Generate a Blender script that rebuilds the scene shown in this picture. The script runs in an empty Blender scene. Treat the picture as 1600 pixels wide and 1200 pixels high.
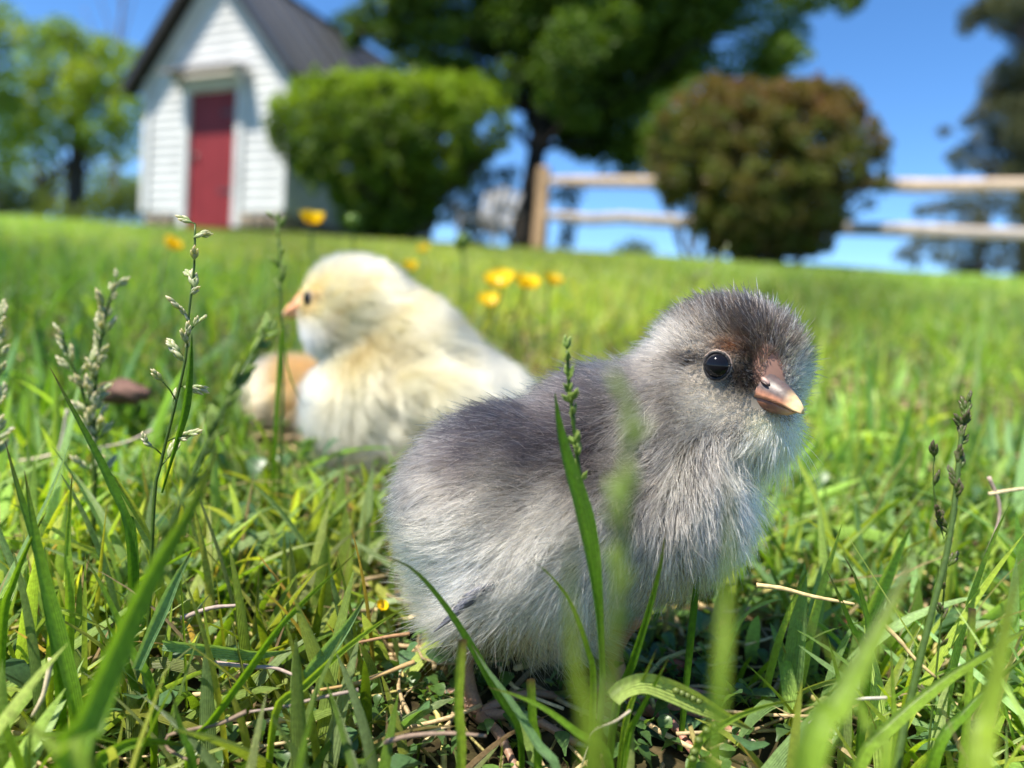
import bpy, math, random
import numpy as np
from mathutils import Vector, Matrix, Quaternion
from mathutils.kdtree import KDTree

rng = np.random.default_rng(7)
random.seed(7)
scene = bpy.context.scene
COL = scene.collection

# ------------------------------------------------------------------ camera
PITCH, ROLL = math.radians(3.5), math.atan(0.067)
FPX = 1600 * 26 / 36.0
R = np.array((Matrix.Rotation(-PITCH, 3, 'X') @ Matrix.Rotation(-ROLL, 3, 'Y')))
cam_d = bpy.data.cameras.new('camera')
cam_d.sensor_width = 36.0
cam_d.lens = 26.0
cam_d.clip_start = 0.005
cam_d.clip_end = 3000.0
cam_d.dof.use_dof = True
cam_d.dof.focus_distance = 0.1235
cam_d.dof.aperture_fstop = 11.0
cam = bpy.data.objects.new('camera', cam_d)
COL.objects.link(cam)
cam.matrix_world = (Matrix(R.tolist()) @ Matrix.Rotation(math.pi / 2, 3, 'X')).to_4x4()
scene.camera = cam

# ------------------------------------------------------------------ sky, sun, exposure
TO_SUN = Vector((-0.37, -0.30, 0.88)).normalized()
SUN_EL = math.asin(TO_SUN.z)
SUN_AZ = math.atan2(TO_SUN.x, TO_SUN.y)
world = bpy.data.worlds.new("World")
scene.world = world
world.use_nodes = True
wn, wl = world.node_tree.nodes, world.node_tree.links
wn.clear()
w_out = wn.new('ShaderNodeOutputWorld')
w_bg = wn.new('ShaderNodeBackground')
w_sky = wn.new('ShaderNodeTexSky')
w_sky.sky_type = 'NISHITA'
w_sky.sun_disc = False
w_sky.sun_elevation = SUN_EL
w_sky.sun_rotation = SUN_AZ
w_sky.altitude = 0
w_sky.air_density = 0.75
w_sky.dust_density = 0.0
w_sky.ozone_density = 4.0
w_bg.inputs['Strength'].default_value = 0.12
w_hs = wn.new('ShaderNodeHueSaturation')
w_hs.inputs['Saturation'].default_value = 1.18
wl.new(w_sky.outputs[0], w_hs.inputs['Color'])
wl.new(w_hs.outputs[0], w_bg.inputs[0])
wl.new(w_bg.outputs[0], w_out.inputs[0])

sun_d = bpy.data.lights.new('sun', 'SUN')
sun_d.energy = 5.0
sun_d.angle = math.radians(0.5)
sun_d.color = (1.0, 0.93, 0.81)
sun = bpy.data.objects.new('sun', sun_d)
sun.rotation_euler = TO_SUN.to_track_quat('Z', 'Y').to_euler()
COL.objects.link(sun)

scene.view_settings.view_transform = 'Standard'
scene.view_settings.look = 'None'
scene.view_settings.gamma = 1.0
scene.view_settings.use_curve_mapping = False
scene.view_settings.exposure = 1.08
scene.render.engine = 'CYCLES'
scene.cycles.max_bounces = 9
scene.cycles.transmission_bounces = 7
scene.cycles.diffuse_bounces = 4
scene.cycles.transparent_max_bounces = 8
scene.cycles_curves.shape = 'RIBBONS'
scene.cycles.use_denoising = True


# ------------------------------------------------------------------ helpers
def P(px, py, Y):
    """A pixel of the 1600 x 1200 photograph at a depth Y -> a point of the place."""
    return R @ np.array([(px - 800) / FPX * Y, Y, (600 - py) / FPX * Y])


def to_px(p):
    c = p @ R            # = R^T p
    y = np.maximum(c[..., 1], 1e-4)
    return 800 + FPX * c[..., 0] / y, 600 - FPX * c[..., 2] / y, c[..., 1]


n_c = R @ np.array([0.060, -0.191, 1.0])
p_c = R @ np.array([0, 0, -0.0860])
SX, SY = -n_c[0] / n_c[2], -n_c[1] / n_c[2]
H0 = p_c[2] - SX * p_c[0] - SY * p_c[1]
CREST = 13.0


def gz(x, y):
    """Height of the lawn: one slope up to a crest, then down to low land far behind."""
    x = np.asarray(x, float)
    y = np.asarray(y, float)
    yy = np.clip(y, -2, CREST)
    xx = 14 * np.tanh(x / 14)
    z = H0 + SX * xx + SY * yy
    d = np.clip(y - CREST, 0, None)
    k = 0.03
    turn = (SY + 0.16) / (2 * k)
    dd = np.minimum(d, turn)
    z = z + SY * dd - k * dd * dd - 0.16 * np.clip(d - turn, 0, 60)
    near = np.exp(-np.abs(y) / 3.0)
    z = z + near * (0.0022 * np.sin(x * 91 + 1.3) * np.cos(y * 77 + .4) + 0.0016 * np.sin(x * 190 + y * 133))
    z = z + 0.02 * np.sin(x * 1.9 + 1) * np.sin(y * 1.4) * (1 - np.exp(-np.clip(y, 0, None) / 4))
    return z


def tag(o, label=None, cat=None, group=None, kind=None):
    if label: o['label'] = label
    if cat: o['category'] = cat
    if group: o['group'] = group
    if kind: o['kind'] = kind
    return o


def thing(name, label, cat, loc=(0, 0, 0), group=None, rot=None):
    o = bpy.data.objects.new(name, None)
    o.empty_display_size = 0.02
    COL.objects.link(o)
    o.location = loc
    if rot is not None: o.rotation_euler = rot
    return tag(o, label, cat, group)


def np_mesh(name, verts, faces, col=None, smooth=True):
    """faces: int array (n,3) or (n,4), or a list of such arrays."""
    me = bpy.data.meshes.new(name)
    verts = np.asarray(verts, np.float32)
    fl = faces if isinstance(faces, list) else [faces]
    fl = [np.asarray(f, np.int32) for f in fl if len(f)]
    me.vertices.add(len(verts))
    me.vertices.foreach_set('co', verts.ravel())
    loops = np.concatenate([f.ravel() for f in fl])
    sizes = np.concatenate([np.full(len(f), f.shape[1], np.int32) for f in fl])
    starts = np.concatenate([[0], np.cumsum(sizes)[:-1]]).astype(np.int32)
    me.loops.add(len(loops))
    me.loops.foreach_set('vertex_index', loops)
    me.polygons.add(len(sizes))
    me.polygons.foreach_set('loop_start', starts)
    me.polygons.foreach_set('loop_total', sizes)
    me.polygons.foreach_set('use_smooth', np.full(len(sizes), bool(smooth)))
    if col is not None:
        a = me.color_attributes.new('col', 'FLOAT_COLOR', 'POINT')
        c = np.ones((len(verts), 4), np.float32)
        col = np.asarray(col)
        c[:, :col.shape[1]] = col
        a.data.foreach_set('color', c.ravel())
    me.update(calc_edges=True)
    return me


def obj(name, me, m=None, parent=None, loc=None):
    o = bpy.data.objects.new(name, me)
    if m is not None and len(me.materials) == 0: me.materials.append(m)
    COL.objects.link(o)
    if parent is not None: o.parent = parent
    if loc is not None: o.location = loc
    return o


class MB:
    """Collects pieces for one mesh."""
    def __init__(s): s.v, s.f3, s.f4, s.c, s.n = [], [], [], [], 0

    def add(s, v, f, col=(1, 1, 1)):
        v = np.asarray(v, float)
        f = np.asarray(f, int)
        (s.f3 if f.shape[1] == 3 else s.f4).append(f + s.n)
        s.v.append(v)
        col = np.asarray(col, float)
        if col.shape[-1] == 3: col = np.concatenate([np.broadcast_to(col, (len(v), 3)), np.ones((len(v), 1))], 1)
        s.c.append(col)
        s.n += len(v)

    def mesh(s, name, origin=(0, 0, 0), smooth=True):
        f = []
        if s.f3: f.append(np.concatenate(s.f3))
        if s.f4: f.append(np.concatenate(s.f4))
        return np_mesh(name, np.concatenate(s.v) - np.asarray(origin), f, np.concatenate(s.c), smooth)


def tube_vf(path, rad, sides=8):
    path = np.asarray(path, float)
    n = len(path)
    rad = np.broadcast_to(np.asarray(rad, float), (n,))
    T = np.gradient(path, axis=0)
    T /= np.linalg.norm(T, axis=1)[:, None] + 1e-12
    ref = np.array([0.31, 0.87, 0.38]) if abs(T[0] @ np.array([0.31, 0.87, 0.38])) < 0.9 else np.array([1., 0, 0])
    A = np.cross(T, ref); A /= np.linalg.norm(A, axis=1)[:, None] + 1e-12
    B = np.cross(T, A)
    th = np.linspace(0, 2 * np.pi, sides, endpoint=False)
    v = path[:, None] + rad[:, None, None] * (np.cos(th)[None, :, None] * A[:, None] + np.sin(th)[None, :, None] * B[:, None])
    v = v.reshape(-1, 3)
    i = np.arange(n - 1)[:, None] * sides
    j = np.arange(sides)[None]
    j2 = (j + 1) % sides
    f = np.stack([i + j, i + j2, i + sides + j2, i + sides + j], -1).reshape(-1, 4)
    v = np.concatenate([v, path[:1], path[-1:]])
    a, b = n * sides, n * sides + 1
    jj = np.arange(sides); jn = (jj + 1) % sides
    caps = np.concatenate([np.stack([jn, jj, np.full(sides, a), np.full(sides, a)], -1),
                           np.stack([(n - 1) * sides + jj, (n - 1) * sides + jn, np.full(sides, b), np.full(sides, b)], -1)])
    return v, f, caps[:, :3]


def add_tube(mb, path, rad, sides=8, col=(1, 1, 1)):
    v, f, c = tube_vf(path, rad, sides)
    n0 = mb.n
    mb.add(v, f, col)
    mb.f3.append(c + n0)


def add_box(mb, c, ax, h, col=(1, 1, 1)):
    """c centre, ax three axis rows, h half sizes."""
    ax = np.asarray(ax, float); c = np.asarray(c, float)
    s = np.array([[-1, -1, -1], [1, -1, -1], [1, 1, -1], [-1, 1, -1], [-1, -1, 1], [1, -1, 1], [1, 1, 1], [-1, 1, 1]], float) * np.asarray(h)
    f = np.array([[0, 3, 2, 1], [4, 5, 6, 7], [0, 1, 5, 4], [1, 2, 6, 5], [2, 3, 7, 6], [3, 0, 4, 7]])
    mb.add(c + s @ ax, f, col)


def sphere_vf(nu=20, nv=12):
    u = np.linspace(0, 2 * np.pi, nu, endpoint=False)
    v = np.linspace(0, np.pi, nv + 1)[1:-1]
    pts = [(0, 0, 1)] + [(math.sin(b) * math.cos(a), math.sin(b) * math.sin(a), math.cos(b)) for b in v for a in u] + [(0, 0, -1)]
    f4, f3 = [], []
    for i in range(len(v) - 1):
        for j in range(nu):
            a, b = 1 + i * nu + j, 1 + i * nu + (j + 1) % nu
            f4.append((a, a + nu, b + nu, b))
    for j in range(nu):
        f3.append((0, 1 + j, 1 + (j + 1) % nu))
        l = 1 + (len(v) - 1) * nu
        f3.append((l + j, len(pts) - 1, l + (j + 1) % nu))
    return np.array(pts, float), np.array(f4), np.array(f3)


def add_ball(mb, c, rad, ax=None, col=(1, 1, 1), nu=18, nv=10):
    v, f4, f3 = sphere_vf(nu, nv)
    v = v * np.asarray(rad)
    if ax is not None: v = v @ np.asarray(ax)
    n0 = mb.n
    mb.add(v + np.asarray(c), f4, col)
    mb.f3.append(f3 + n0)


def spline(pts, n):
    """Catmull-Rom through pts (k,d), n samples."""
    p = np.asarray(pts, float)
    p = np.concatenate([[2 * p[0] - p[1]], p, [2 * p[-1] - p[-2]]])
    seg = np.linalg.norm(np.diff(p[1:-1, :3], axis=0), axis=1)
    cum = np.concatenate([[0], np.cumsum(seg)])
    s = np.linspace(0, cum[-1], n)
    i = np.clip(np.searchsorted(cum, s, side='right') - 1, 0, len(seg) - 1)
    t = ((s - cum[i]) / np.maximum(seg[i], 1e-12))[:, None]
    a, b, c, d = p[i], p[i + 1], p[i + 2], p[i + 3]
    return 0.5 * (2 * b + (c - a) * t + (2 * a - 5 * b + 4 * c - d) * t * t + (3 * b - a - 3 * c + d) * t ** 3)


def unit(v):
    v = np.asarray(v, float)
    return v / (np.linalg.norm(v, axis=-1, keepdims=True) + 1e-12)


def sstep(a, b, x):
    t = np.clip((x - a) / (b - a), 0, 1)
    return t * t * (3 - 2 * t)


def mixc(a, b, t):
    return np.asarray(a, float) * (1 - t[:, None]) + np.asarray(b, float) * t[:, None]


# ------------------------------------------------------------------ materials
def new_mat(name):
    m = bpy.data.materials.new(name)
    m.use_nodes = True
    nt = m.node_tree
    nt.nodes.clear()
    return m, nt.nodes, nt.links, nt.nodes.new('ShaderNodeOutputMaterial')


def mat_attr(name, rough=0.6, spec=0.3, noise=0.0, nscale=200.0, bump=0.0, sss=0.0, coat=0.0):
    """Principled with the mesh's own colour attribute, a little noise and fine relief."""
    m, N, L, out = new_mat(name)
    b = N.new('ShaderNodeBsdfPrincipled')
    a = N.new('ShaderNodeAttribute'); a.attribute_name = 'col'
    b.inputs['Roughness'].default_value = rough
    b.inputs['Specular IOR Level'].default_value = spec
    b.inputs['Coat Weight'].default_value = coat
    src = a.outputs['Color']
    if noise > 0 or bump > 0:
        tc = N.new('ShaderNodeTexCoord')
        nz = N.new('ShaderNodeTexNoise')
        nz.inputs['Scale'].default_value = nscale
        nz.inputs['Detail'].default_value = 6
        L.new(tc.outputs['Object'], nz.inputs['Vector'])
        if noise > 0:
            mr = N.new('ShaderNodeMapRange')
            mr.inputs[1].default_value = 0.3; mr.inputs[2].default_value = 0.7
            mr.inputs[3].default_value = 1 - noise; mr.inputs[4].default_value = 1 + noise
            L.new(nz.outputs[0], mr.inputs[0])
            mx = N.new('ShaderNodeMix'); mx.data_type = 'RGBA'; mx.blend_type = 'MULTIPLY'
            mx.inputs[0].default_value = 1
            L.new(src, mx.inputs[6]); L.new(mr.outputs[0], mx.inputs[7])
            src = mx.outputs[2]
        if bump > 0:
            bp = N.new('ShaderNodeBump')
            bp.inputs['Strength'].default_value = 0.6
            bp.inputs['Distance'].default_value = bump
            L.new(nz.outputs[0], bp.inputs['Height'])
            L.new(bp.outputs[0], b.inputs['Normal'])
    L.new(src, b.inputs['Base Color'])
    if sss > 0:
        b.inputs['Subsurface Weight'].default_value = sss
        b.inputs['Subsurface Radius'].default_value = (1, 0.4, 0.2)
        b.inputs['Subsurface Scale'].default_value = 0.001
    L.new(b.outputs[0], out.inputs[0])
    return m


def mat_leaf(name, trans=0.45, rough=0.45, spec=0.35, tint=(1.25, 1.25, 0.5), streak=0.0, sscale=900.0, veins=0.0):
    """Leaf: diffuse and gloss on the surface, sun coming through as a yellower green."""
    m, N, L, out = new_mat(name)
    a = N.new('ShaderNodeAttribute'); a.attribute_name = 'col'
    src = a.outputs['Color']
    if streak > 0:
        tc = N.new('ShaderNodeTexCoord')
        nz = N.new('ShaderNodeTexNoise'); nz.inputs['Scale'].default_value = sscale
        nz.inputs['Detail'].default_value = 4
        L.new(tc.outputs['Object'], nz.inputs['Vector'])
        mr = N.new('ShaderNodeMapRange')
        mr.inputs[1].default_value = 0.3; mr.inputs[2].default_value = 0.7
        mr.inputs[3].default_value = 1 - streak; mr.inputs[4].default_value = 1 + streak
        L.new(nz.outputs[0], mr.inputs[0])
        mx = N.new('ShaderNodeMix'); mx.data_type = 'RGBA'; mx.blend_type = 'MULTIPLY'; mx.inputs[0].default_value = 1
        L.new(src, mx.inputs[6]); L.new(mr.outputs[0], mx.inputs[7])
        src = mx.outputs[2]
    b = N.new('ShaderNodeBsdfPrincipled')
    if veins:
        def mth(op, a_, b_=None):
            q = N.new('ShaderNodeMath'); q.operation = op
            for i_, x_ in enumerate((a_, b_)):
                if x_ is None: continue
                if isinstance(x_, (int, float)): q.inputs[i_].default_value = x_
                else: L.new(x_, q.inputs[i_])
            return q.outputs[0]
        sn = mth('SINE', mth('MULTIPLY', a.outputs['Alpha'], 50.0))
        mv = N.new('ShaderNodeMix'); mv.data_type = 'RGBA'; mv.blend_type = 'MULTIPLY'; mv.inputs[0].default_value = 1
        L.new(src, mv.inputs[6]); L.new(mth('ADD', mth('MULTIPLY', sn, veins), 1.0), mv.inputs[7])
        src = mv.outputs[2]
        bp = N.new('ShaderNodeBump'); bp.inputs['Distance'].default_value = 0.00012; bp.inputs['Strength'].default_value = 0.7
        L.new(sn, bp.inputs['Height']); L.new(bp.outputs[0], b.inputs['Normal'])
    b.inputs['Roughness'].default_value = rough
    b.inputs['Specular IOR Level'].default_value = spec
    L.new(src, b.inputs['Base Color'])
    t = N.new('ShaderNodeBsdfTranslucent')
    mx2 = N.new('ShaderNodeMix'); mx2.data_type = 'RGBA'; mx2.blend_type = 'MULTIPLY'; mx2.inputs[0].default_value = 1
    mx2.inputs[7].default_value = (*tint, 1)
    L.new(src, mx2.inputs[6])
    L.new(mx2.outputs[2], t.inputs['Color'])
    ms = N.new('ShaderNodeMixShader'); ms.inputs[0].default_value = trans
    L.new(b.outputs[0], ms.inputs[1]); L.new(t.outputs[0], ms.inputs[2])
    L.new(ms.outputs[0], out.inputs[0])
    return m


def mat_hair(name, rough=0.28, radial=0.4):
    m, N, L, out = new_mat(name)
    a = N.new('ShaderNodeAttribute'); a.attribute_name = 'col'
    h = N.new('ShaderNodeBsdfHairPrincipled')
    h.parametrization = 'COLOR'
    h.inputs['Roughness'].default_value = rough
    h.inputs['Radial Roughness'].default_value = radial
    h.inputs['Coat'].default_value = 0.0
    h.inputs['Random Roughness'].default_value = 0.2
    L.new(a.outputs['Color'], h.inputs['Color'])
    L.new(h.outputs[0], out.inputs[0])
    return m


def mat_ground():
    m, N, L, out = new_mat('soil_and_turf')
    b = N.new('ShaderNodeBsdfPrincipled')
    b.inputs['Roughness'].default_value = 0.95
    b.inputs['Specular IOR Level'].default_value = 0.1
    geo = N.new('ShaderNodeNewGeometry')
    n1 = N.new('ShaderNodeTexNoise'); n1.inputs['Scale'].default_value = 160; n1.inputs['Detail'].default_value = 8
    n2 = N.new('ShaderNodeTexNoise'); n2.inputs['Scale'].default_value = 0.9; n2.inputs['Detail'].default_value = 8
    L.new(geo.outputs['Position'], n1.inputs['Vector'])
    L.new(geo.outputs['Position'], n2.inputs['Vector'])
    r1 = N.new('ShaderNodeValToRGB')
    e = r1.color_ramp.elements
    e[0].position = 0.32; e[0].color = (0.018, 0.013, 0.007, 1)
    e[1].position = 0.72; e[1].color = (0.13, 0.095, 0.05, 1)
    k = r1.color_ramp.elements.new(0.52); k.color = (0.05, 0.042, 0.018, 1)
    r2 = N.new('ShaderNodeValToRGB')
    e = r2.color_ramp.elements
    e[0].position = 0.35; e[0].color = (0.045, 0.085, 0.012, 1)
    e[1].position = 0.68; e[1].color = (0.095, 0.13, 0.028, 1)
    L.new(n1.outputs[0], r1.inputs[0]); L.new(n2.outputs[0], r2.inputs[0])
    sep = N.new('ShaderNodeSeparateXYZ'); L.new(geo.outputs['Position'], sep.inputs[0])
    mr = N.new('ShaderNodeMapRange')
    mr.inputs[1].default_value = 0.4; mr.inputs[2].default_value = 3.0
    L.new(sep.outputs['Y'], mr.inputs[0])
    mx = N.new('ShaderNodeMix'); mx.data_type = 'RGBA'
    L.new(mr.outputs[0], mx.inputs[0]); L.new(r1.outputs[0], mx.inputs[6]); L.new(r2.outputs[0], mx.inputs[7])
    L.new(mx.outputs[2], b.inputs['Base Color'])
    bp = N.new('ShaderNodeBump'); bp.inputs['Distance'].default_value = 0.002; bp.inputs['Strength'].default_value = 0.8
    L.new(n1.outputs[0], bp.inputs['Height']); L.new(bp.outputs[0], b.inputs['Normal'])
    L.new(b.outputs[0], out.inputs[0])
    return m


M_GROUND = mat_ground()
M_GRASS = mat_leaf('grass_blade', trans=0.48, rough=0.36, spec=0.5, tint=(1.4, 1.3, 0.4), streak=0.22, sscale=1500, veins=0.07)
M_LEAF = mat_leaf('leaf', trans=0.38, rough=0.5, spec=0.3)
M_NEEDLE = mat_leaf('conifer_needle', trans=0.12, rough=0.6, spec=0.2)
M_PETAL = mat_leaf('petal', trans=0.35, rough=0.28, spec=0.5, tint=(1.1, 1.0, 0.6))
M_BARK = mat_attr('bark', 0.9, 0.1, 0.4, 14, 0.02)
M_STRAW = mat_attr('straw', 0.6, 0.25, 0.3, 900, 0.0002)
M_PAINT = mat_attr('painted_wood', 0.6, 0.25, 0.13, 2.2, 0.001)
M_WOOD = mat_attr('weathered_wood', 0.85, 0.15, 0.3, 9.0, 0.004)
M_METAL = mat_attr('metal_roofing', 0.42, 0.5, 0.1, 2.0)
M_STONE = mat_attr('stone', 0.9, 0.2, 0.3, 12, 0.02)
M_HAIR = mat_hair('down')
M_SKIN = mat_attr('skin_under_down', 0.9, 0.05)
M_HORN = mat_attr('beak_horn', 0.42, 0.4, 0.3, 900, 0.00008, sss=0.15)
M_LEG = mat_attr('leg_skin', 0.5, 0.4, 0.2, 2500, 0.0001, sss=0.15)
M_EYE = mat_attr('eye', 0.07, 0.22)
M_CLOD = mat_attr('clod', 0.85, 0.2, 0.35, 220, 0.001)

# ------------------------------------------------------------------ ground
ys = np.concatenate([-np.geomspace(40, 0.06, 26), np.linspace(-0.04, 0.6, 120), np.geomspace(0.61, 30, 120), np.geomspace(33, 1500, 22)])
xh = np.concatenate([np.linspace(0, 0.4, 70)[1:], np.geomspace(0.41, 25, 70), np.geomspace(30, 1500, 16)])
xs = np.concatenate([-xh[::-1], [0], xh])
GX, GY = np.meshgrid(xs, ys)
GV = np.stack([GX, GY, gz(GX, GY)], -1).reshape(-1, 3)
nx, ny = len(xs), len(ys)
ii = (np.arange(ny - 1)[:, None] * nx + np.arange(nx - 1)[None]).ravel()
GF = np.stack([ii, ii + 1, ii + nx + 1, ii + nx], -1)
ground = obj('ground', np_mesh('ground', GV, GF), M_GROUND)
tag(ground, kind='structure')


# ------------------------------------------------------------------ shed
def build_shed():
    D = np.array([0.402, 0.916, 0.0]); D /= np.linalg.norm(D)
    E = np.array([D[1], -D[0], 0.0])
    U = np.array([0, 0, 1.0])
    O = P(327, 344, 11.6)
    W = 1.5          # half width
    HE = 2.28        # eave height
    HA = 4.0         # apex height
    DEP = 4.4
    root = thing('shed', 'small white clapboard shed with steep dark metal roof and red door', 'shed', O)
    white = (0.54, 0.54, 0.53)

    def pt(e, d, z): return e * E + d * D + z * U
    ax = [E, D, U]
    # inner wall core, set behind the boards
    mb = MB()
    core = [(-W + .03, .03, .1), (W - .03, .03, .1), (W - .03, .03, HE), (0, .03, HA - .08), (-W + .03, .03, HE)]
    v = [pt(*c) for c in core] + [pt(c[0], DEP - .03, c[2]) for c in core]
    n = 5
    mb.add(v, [[i, (i + 1) % n, n + (i + 1) % n, n + i] for i in range(n)], (0.6, 0.6, 0.6))
    mb.f3.append(np.array([[0, 2, 1], [0, 4, 2], [4, 3, 2], [5, 6, 7], [5, 7, 9], [9, 7, 8]]))
    obj('wall', mb.mesh('wall', smooth=False), M_PAINT, root)

    def board(e0, e1, d0, d1, z, ztop, e0t=None, e1t=None, side=False):
        """One clapboard: thick lower edge, thin upper edge."""
        b = MB()
        th, tt = 0.028, 0.008
        e0t = e0 if e0t is None else e0t
        e1t = e1 if e1t is None else e1t
        if not side:
            q = [pt(e0, d0 - th, z), pt(e1, d0 - th, z), pt(e1t, d0 - tt, ztop), pt(e0t, d0 - tt, ztop),
                 pt(e0, d0, z), pt(e1, d0, z), pt(e1t, d0, ztop), pt(e0t, d0, ztop)]
        else:
            q = [pt(e0 + th, d0, z), pt(e0 + th, d1, z), pt(e0 + tt, d1, ztop), pt(e0 + tt, d0, ztop),
                 pt(e0, d0, z), pt(e0, d1, z), pt(e0, d1, ztop), pt(e0, d0, ztop)]
        k = 0.97 + 0.05 * random.random()
        b.add(q, [[0, 1, 2, 3], [5, 4, 7, 6], [0, 4, 5, 1], [1, 5, 6, 2], [2, 6, 7, 3], [3, 7, 4, 0]], np.array(white) * k)
        obj('clapboard', b.mesh('clapboard', smooth=False), M_PAINT, root)

    pitch = 0.14
    z = 0.14
    dx = 0.49 + 0.14            # door half width + casing
    while z < HA - 0.3:
        zt = z + pitch + 0.012
        if z < 2.12:
            board(-W + .14, -dx, 0.03, 0, z, zt)
            board(dx, W - .14, 0.03, 0, z, zt)
        else:
            def half(zz): return W - 0.14 - max(0, (zz - HE + .1)) * W / (HA - HE) * 1.0
            a, b_ = half(z), half(zt)
            if b_ < 0.05: break
            board(-a, a, 0.03, 0, z, zt, -b_, b_)
        z += pitch
    z = 0.14
    while z < HE - .05:
        board(W - .03, 0, 0.12, DEP - .1, z, z + pitch + .012, side=True)
        z += pitch
    for s in (-1, 1):      # corner boards
        b = MB()
        add_box(b, pt(s * (W - .07), -0.005, .14 + (HE - .14) / 2), ax, (.07, .036, (HE - .14) / 2), white)
        obj('corner_board', b.mesh('corner_board', smooth=False), M_PAINT, root)
    b = MB()
    add_box(b, pt(W + .003, .06, .14 + (HE - .2) / 2), ax, (.012, .06, (HE - .2) / 2), white)
    obj('corner_board', b.mesh('corner_board', smooth=False), M_PAINT, root)
    # wide white rake boards
    for s in (-1, 1):
        b = MB()
        a0, a1 = np.array([s * (W + .12), HE - .14]), np.array([0, HA])
        dn = unit(np.array([-s * (HA - HE), -W])) if False else np.array([0, -1.0])
        wd = 0.40
        q = []
        for d in (-0.03, 0.012):
            q += [pt(a0[0], d, a0[1]), pt(a1[0], d, a1[1] - .02), pt(a1[0], d, a1[1] - wd), pt(a0[0] - s * .05, d, a0[1] - .12)]
        b.add(q, [[0, 1, 2, 3], [7, 6, 5, 4], [0, 4, 5, 1], [1, 5, 6, 2], [2, 6, 7, 3], [3, 7, 4, 0]], white)
        obj('rake_board', b.mesh('rake_board', smooth=False), M_PAINT, root)
    # roof: standing seam panels on both slopes, each a piece
    sl = np.array([W + .22, HE - .25 * (HA - HE) / W - HA])     # from apex to eave in (e, z)
    for s in (-1, 1):
        dirs = unit(pt(s * (W + .2), 0, -(HA - HE) * (W + .2) / W))
        Ls = math.hypot(W + .2, (HA - HE) * (W + .2) / W)
        nrm = unit(np.cross(D, dirs) * (1 if s < 0 else -1))
        if nrm[2] < 0: nrm = -nrm
        npan = 10
        d0, d1 = -0.28, DEP + .25
        wpan = (d1 - d0) / npan
        for i in range(npan):
            k = 0.72 + .5 * random.random()
            b = MB()
            c = pt(0, d0 + (i + .5) * wpan, HA + .03) + dirs * Ls / 2
            add_box(b, c, [dirs, D, nrm], (Ls / 2, wpan / 2 - .003, .018), np.array((0.072, 0.075, 0.083)) * k)
            pn = obj('roof_panel', b.mesh('roof_panel', smooth=False), M_METAL, root)
            b = MB()
            c = pt(0, d0 + i * wpan + .02, HA + .03) + dirs * Ls / 2 + nrm * .036
            add_box(b, c, [dirs, D, nrm], (Ls / 2, .024, .022), (0.020, 0.021, 0.024))
            obj('seam', b.mesh('seam', smooth=False), M_METAL, pn)
        # underside boards of the overhang, their shade put into the dark colour
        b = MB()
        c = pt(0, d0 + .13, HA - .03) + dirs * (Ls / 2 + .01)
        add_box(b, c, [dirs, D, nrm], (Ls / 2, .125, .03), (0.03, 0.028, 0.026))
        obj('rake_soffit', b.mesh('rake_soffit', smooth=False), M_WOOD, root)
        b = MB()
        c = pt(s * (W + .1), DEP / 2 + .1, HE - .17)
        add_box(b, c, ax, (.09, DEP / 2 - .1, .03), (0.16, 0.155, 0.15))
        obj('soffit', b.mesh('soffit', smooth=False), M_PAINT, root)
    b = MB()
    add_tube(b, [pt(0, -0.29, HA + .06), pt(0, DEP + .26, HA + .06)], 0.06, 8, (0.06, 0.062, 0.07))
    obj('ridge_cap', b.mesh('ridge_cap'), M_METAL, root)
    # door with boards, casing, hood
    door = MB()
    add_box(door, pt(0, .055, .94), ax, (.49, .015, 1.06), (0.12, 0.012, 0.018))
    dob = obj('door', door.mesh('door', smooth=False), M_PAINT, root)
    for i in range(5):
        b = MB()
        k = 0.93 + .14 * random.random()
        add_box(b, pt(-.388 + i * .194, .028, .94), ax, (.094, .012, 1.045), np.array((0.20, 0.020, 0.024)) * k)
        obj('plank', b.mesh('plank', smooth=False), M_PAINT, dob)
    b = MB()
    add_ball(b, pt(-.36, -.02, .98), (.03, .03, .03), col=(.03, .03, .03), nu=10, nv=6)
    add_box(b, pt(-.36, .011, .98), ax, (.03, .004, .07), (.04, .04, .04))
    obj('handle', b.mesh('handle'), M_METAL, dob)
    fr = MB()
    for s in (-1, 1):
        add_box(fr, pt(s * (.49 + .07), -.004, .96), ax, (.068, .035, 1.06), white)
    add_box(fr, pt(0, -.006, 2.085), ax, (.63, .035, .065), white)
    obj('door_frame', fr.mesh('door_frame', smooth=False), M_PAINT, root)
    b = MB()
    hd = 0.40
    q = [pt(-.72, -.03, 2.27), pt(.72, -.03, 2.27), pt(.76, -hd, 2.19), pt(-.76, -hd, 2.19)]
    q += [x + U * .035 for x in q]
    b.add(q, [[3, 2, 1, 0], [4, 5, 6, 7], [0, 1, 5, 4], [1, 2, 6, 5], [2, 3, 7, 6], [3, 0, 4, 7]], (0.20, 0.17, 0.165))
    obj('door_hood', b.mesh('door_hood', smooth=False), M_PAINT, root)
    for s in (-1, 1):
        b = MB()
        b.add([pt(s * .64 - .02, -.045, 2.26), pt(s * .64 - .02, -.045, 1.98), pt(s * .64 - .02, -.33, 2.20),
               pt(s * .64 + .02, -.045, 2.26), pt(s * .64 + .02, -.045, 1.98), pt(s * .64 + .02, -.33, 2.20)],
              [[0, 1, 2], [3, 5, 4]], white)
        b.f4.append(np.array([[0, 3, 4, 1], [1, 4, 5, 2], [2, 5, 3, 0]]))
        obj('bracket', b.mesh('bracket', smooth=False), M_PAINT, root)
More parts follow.
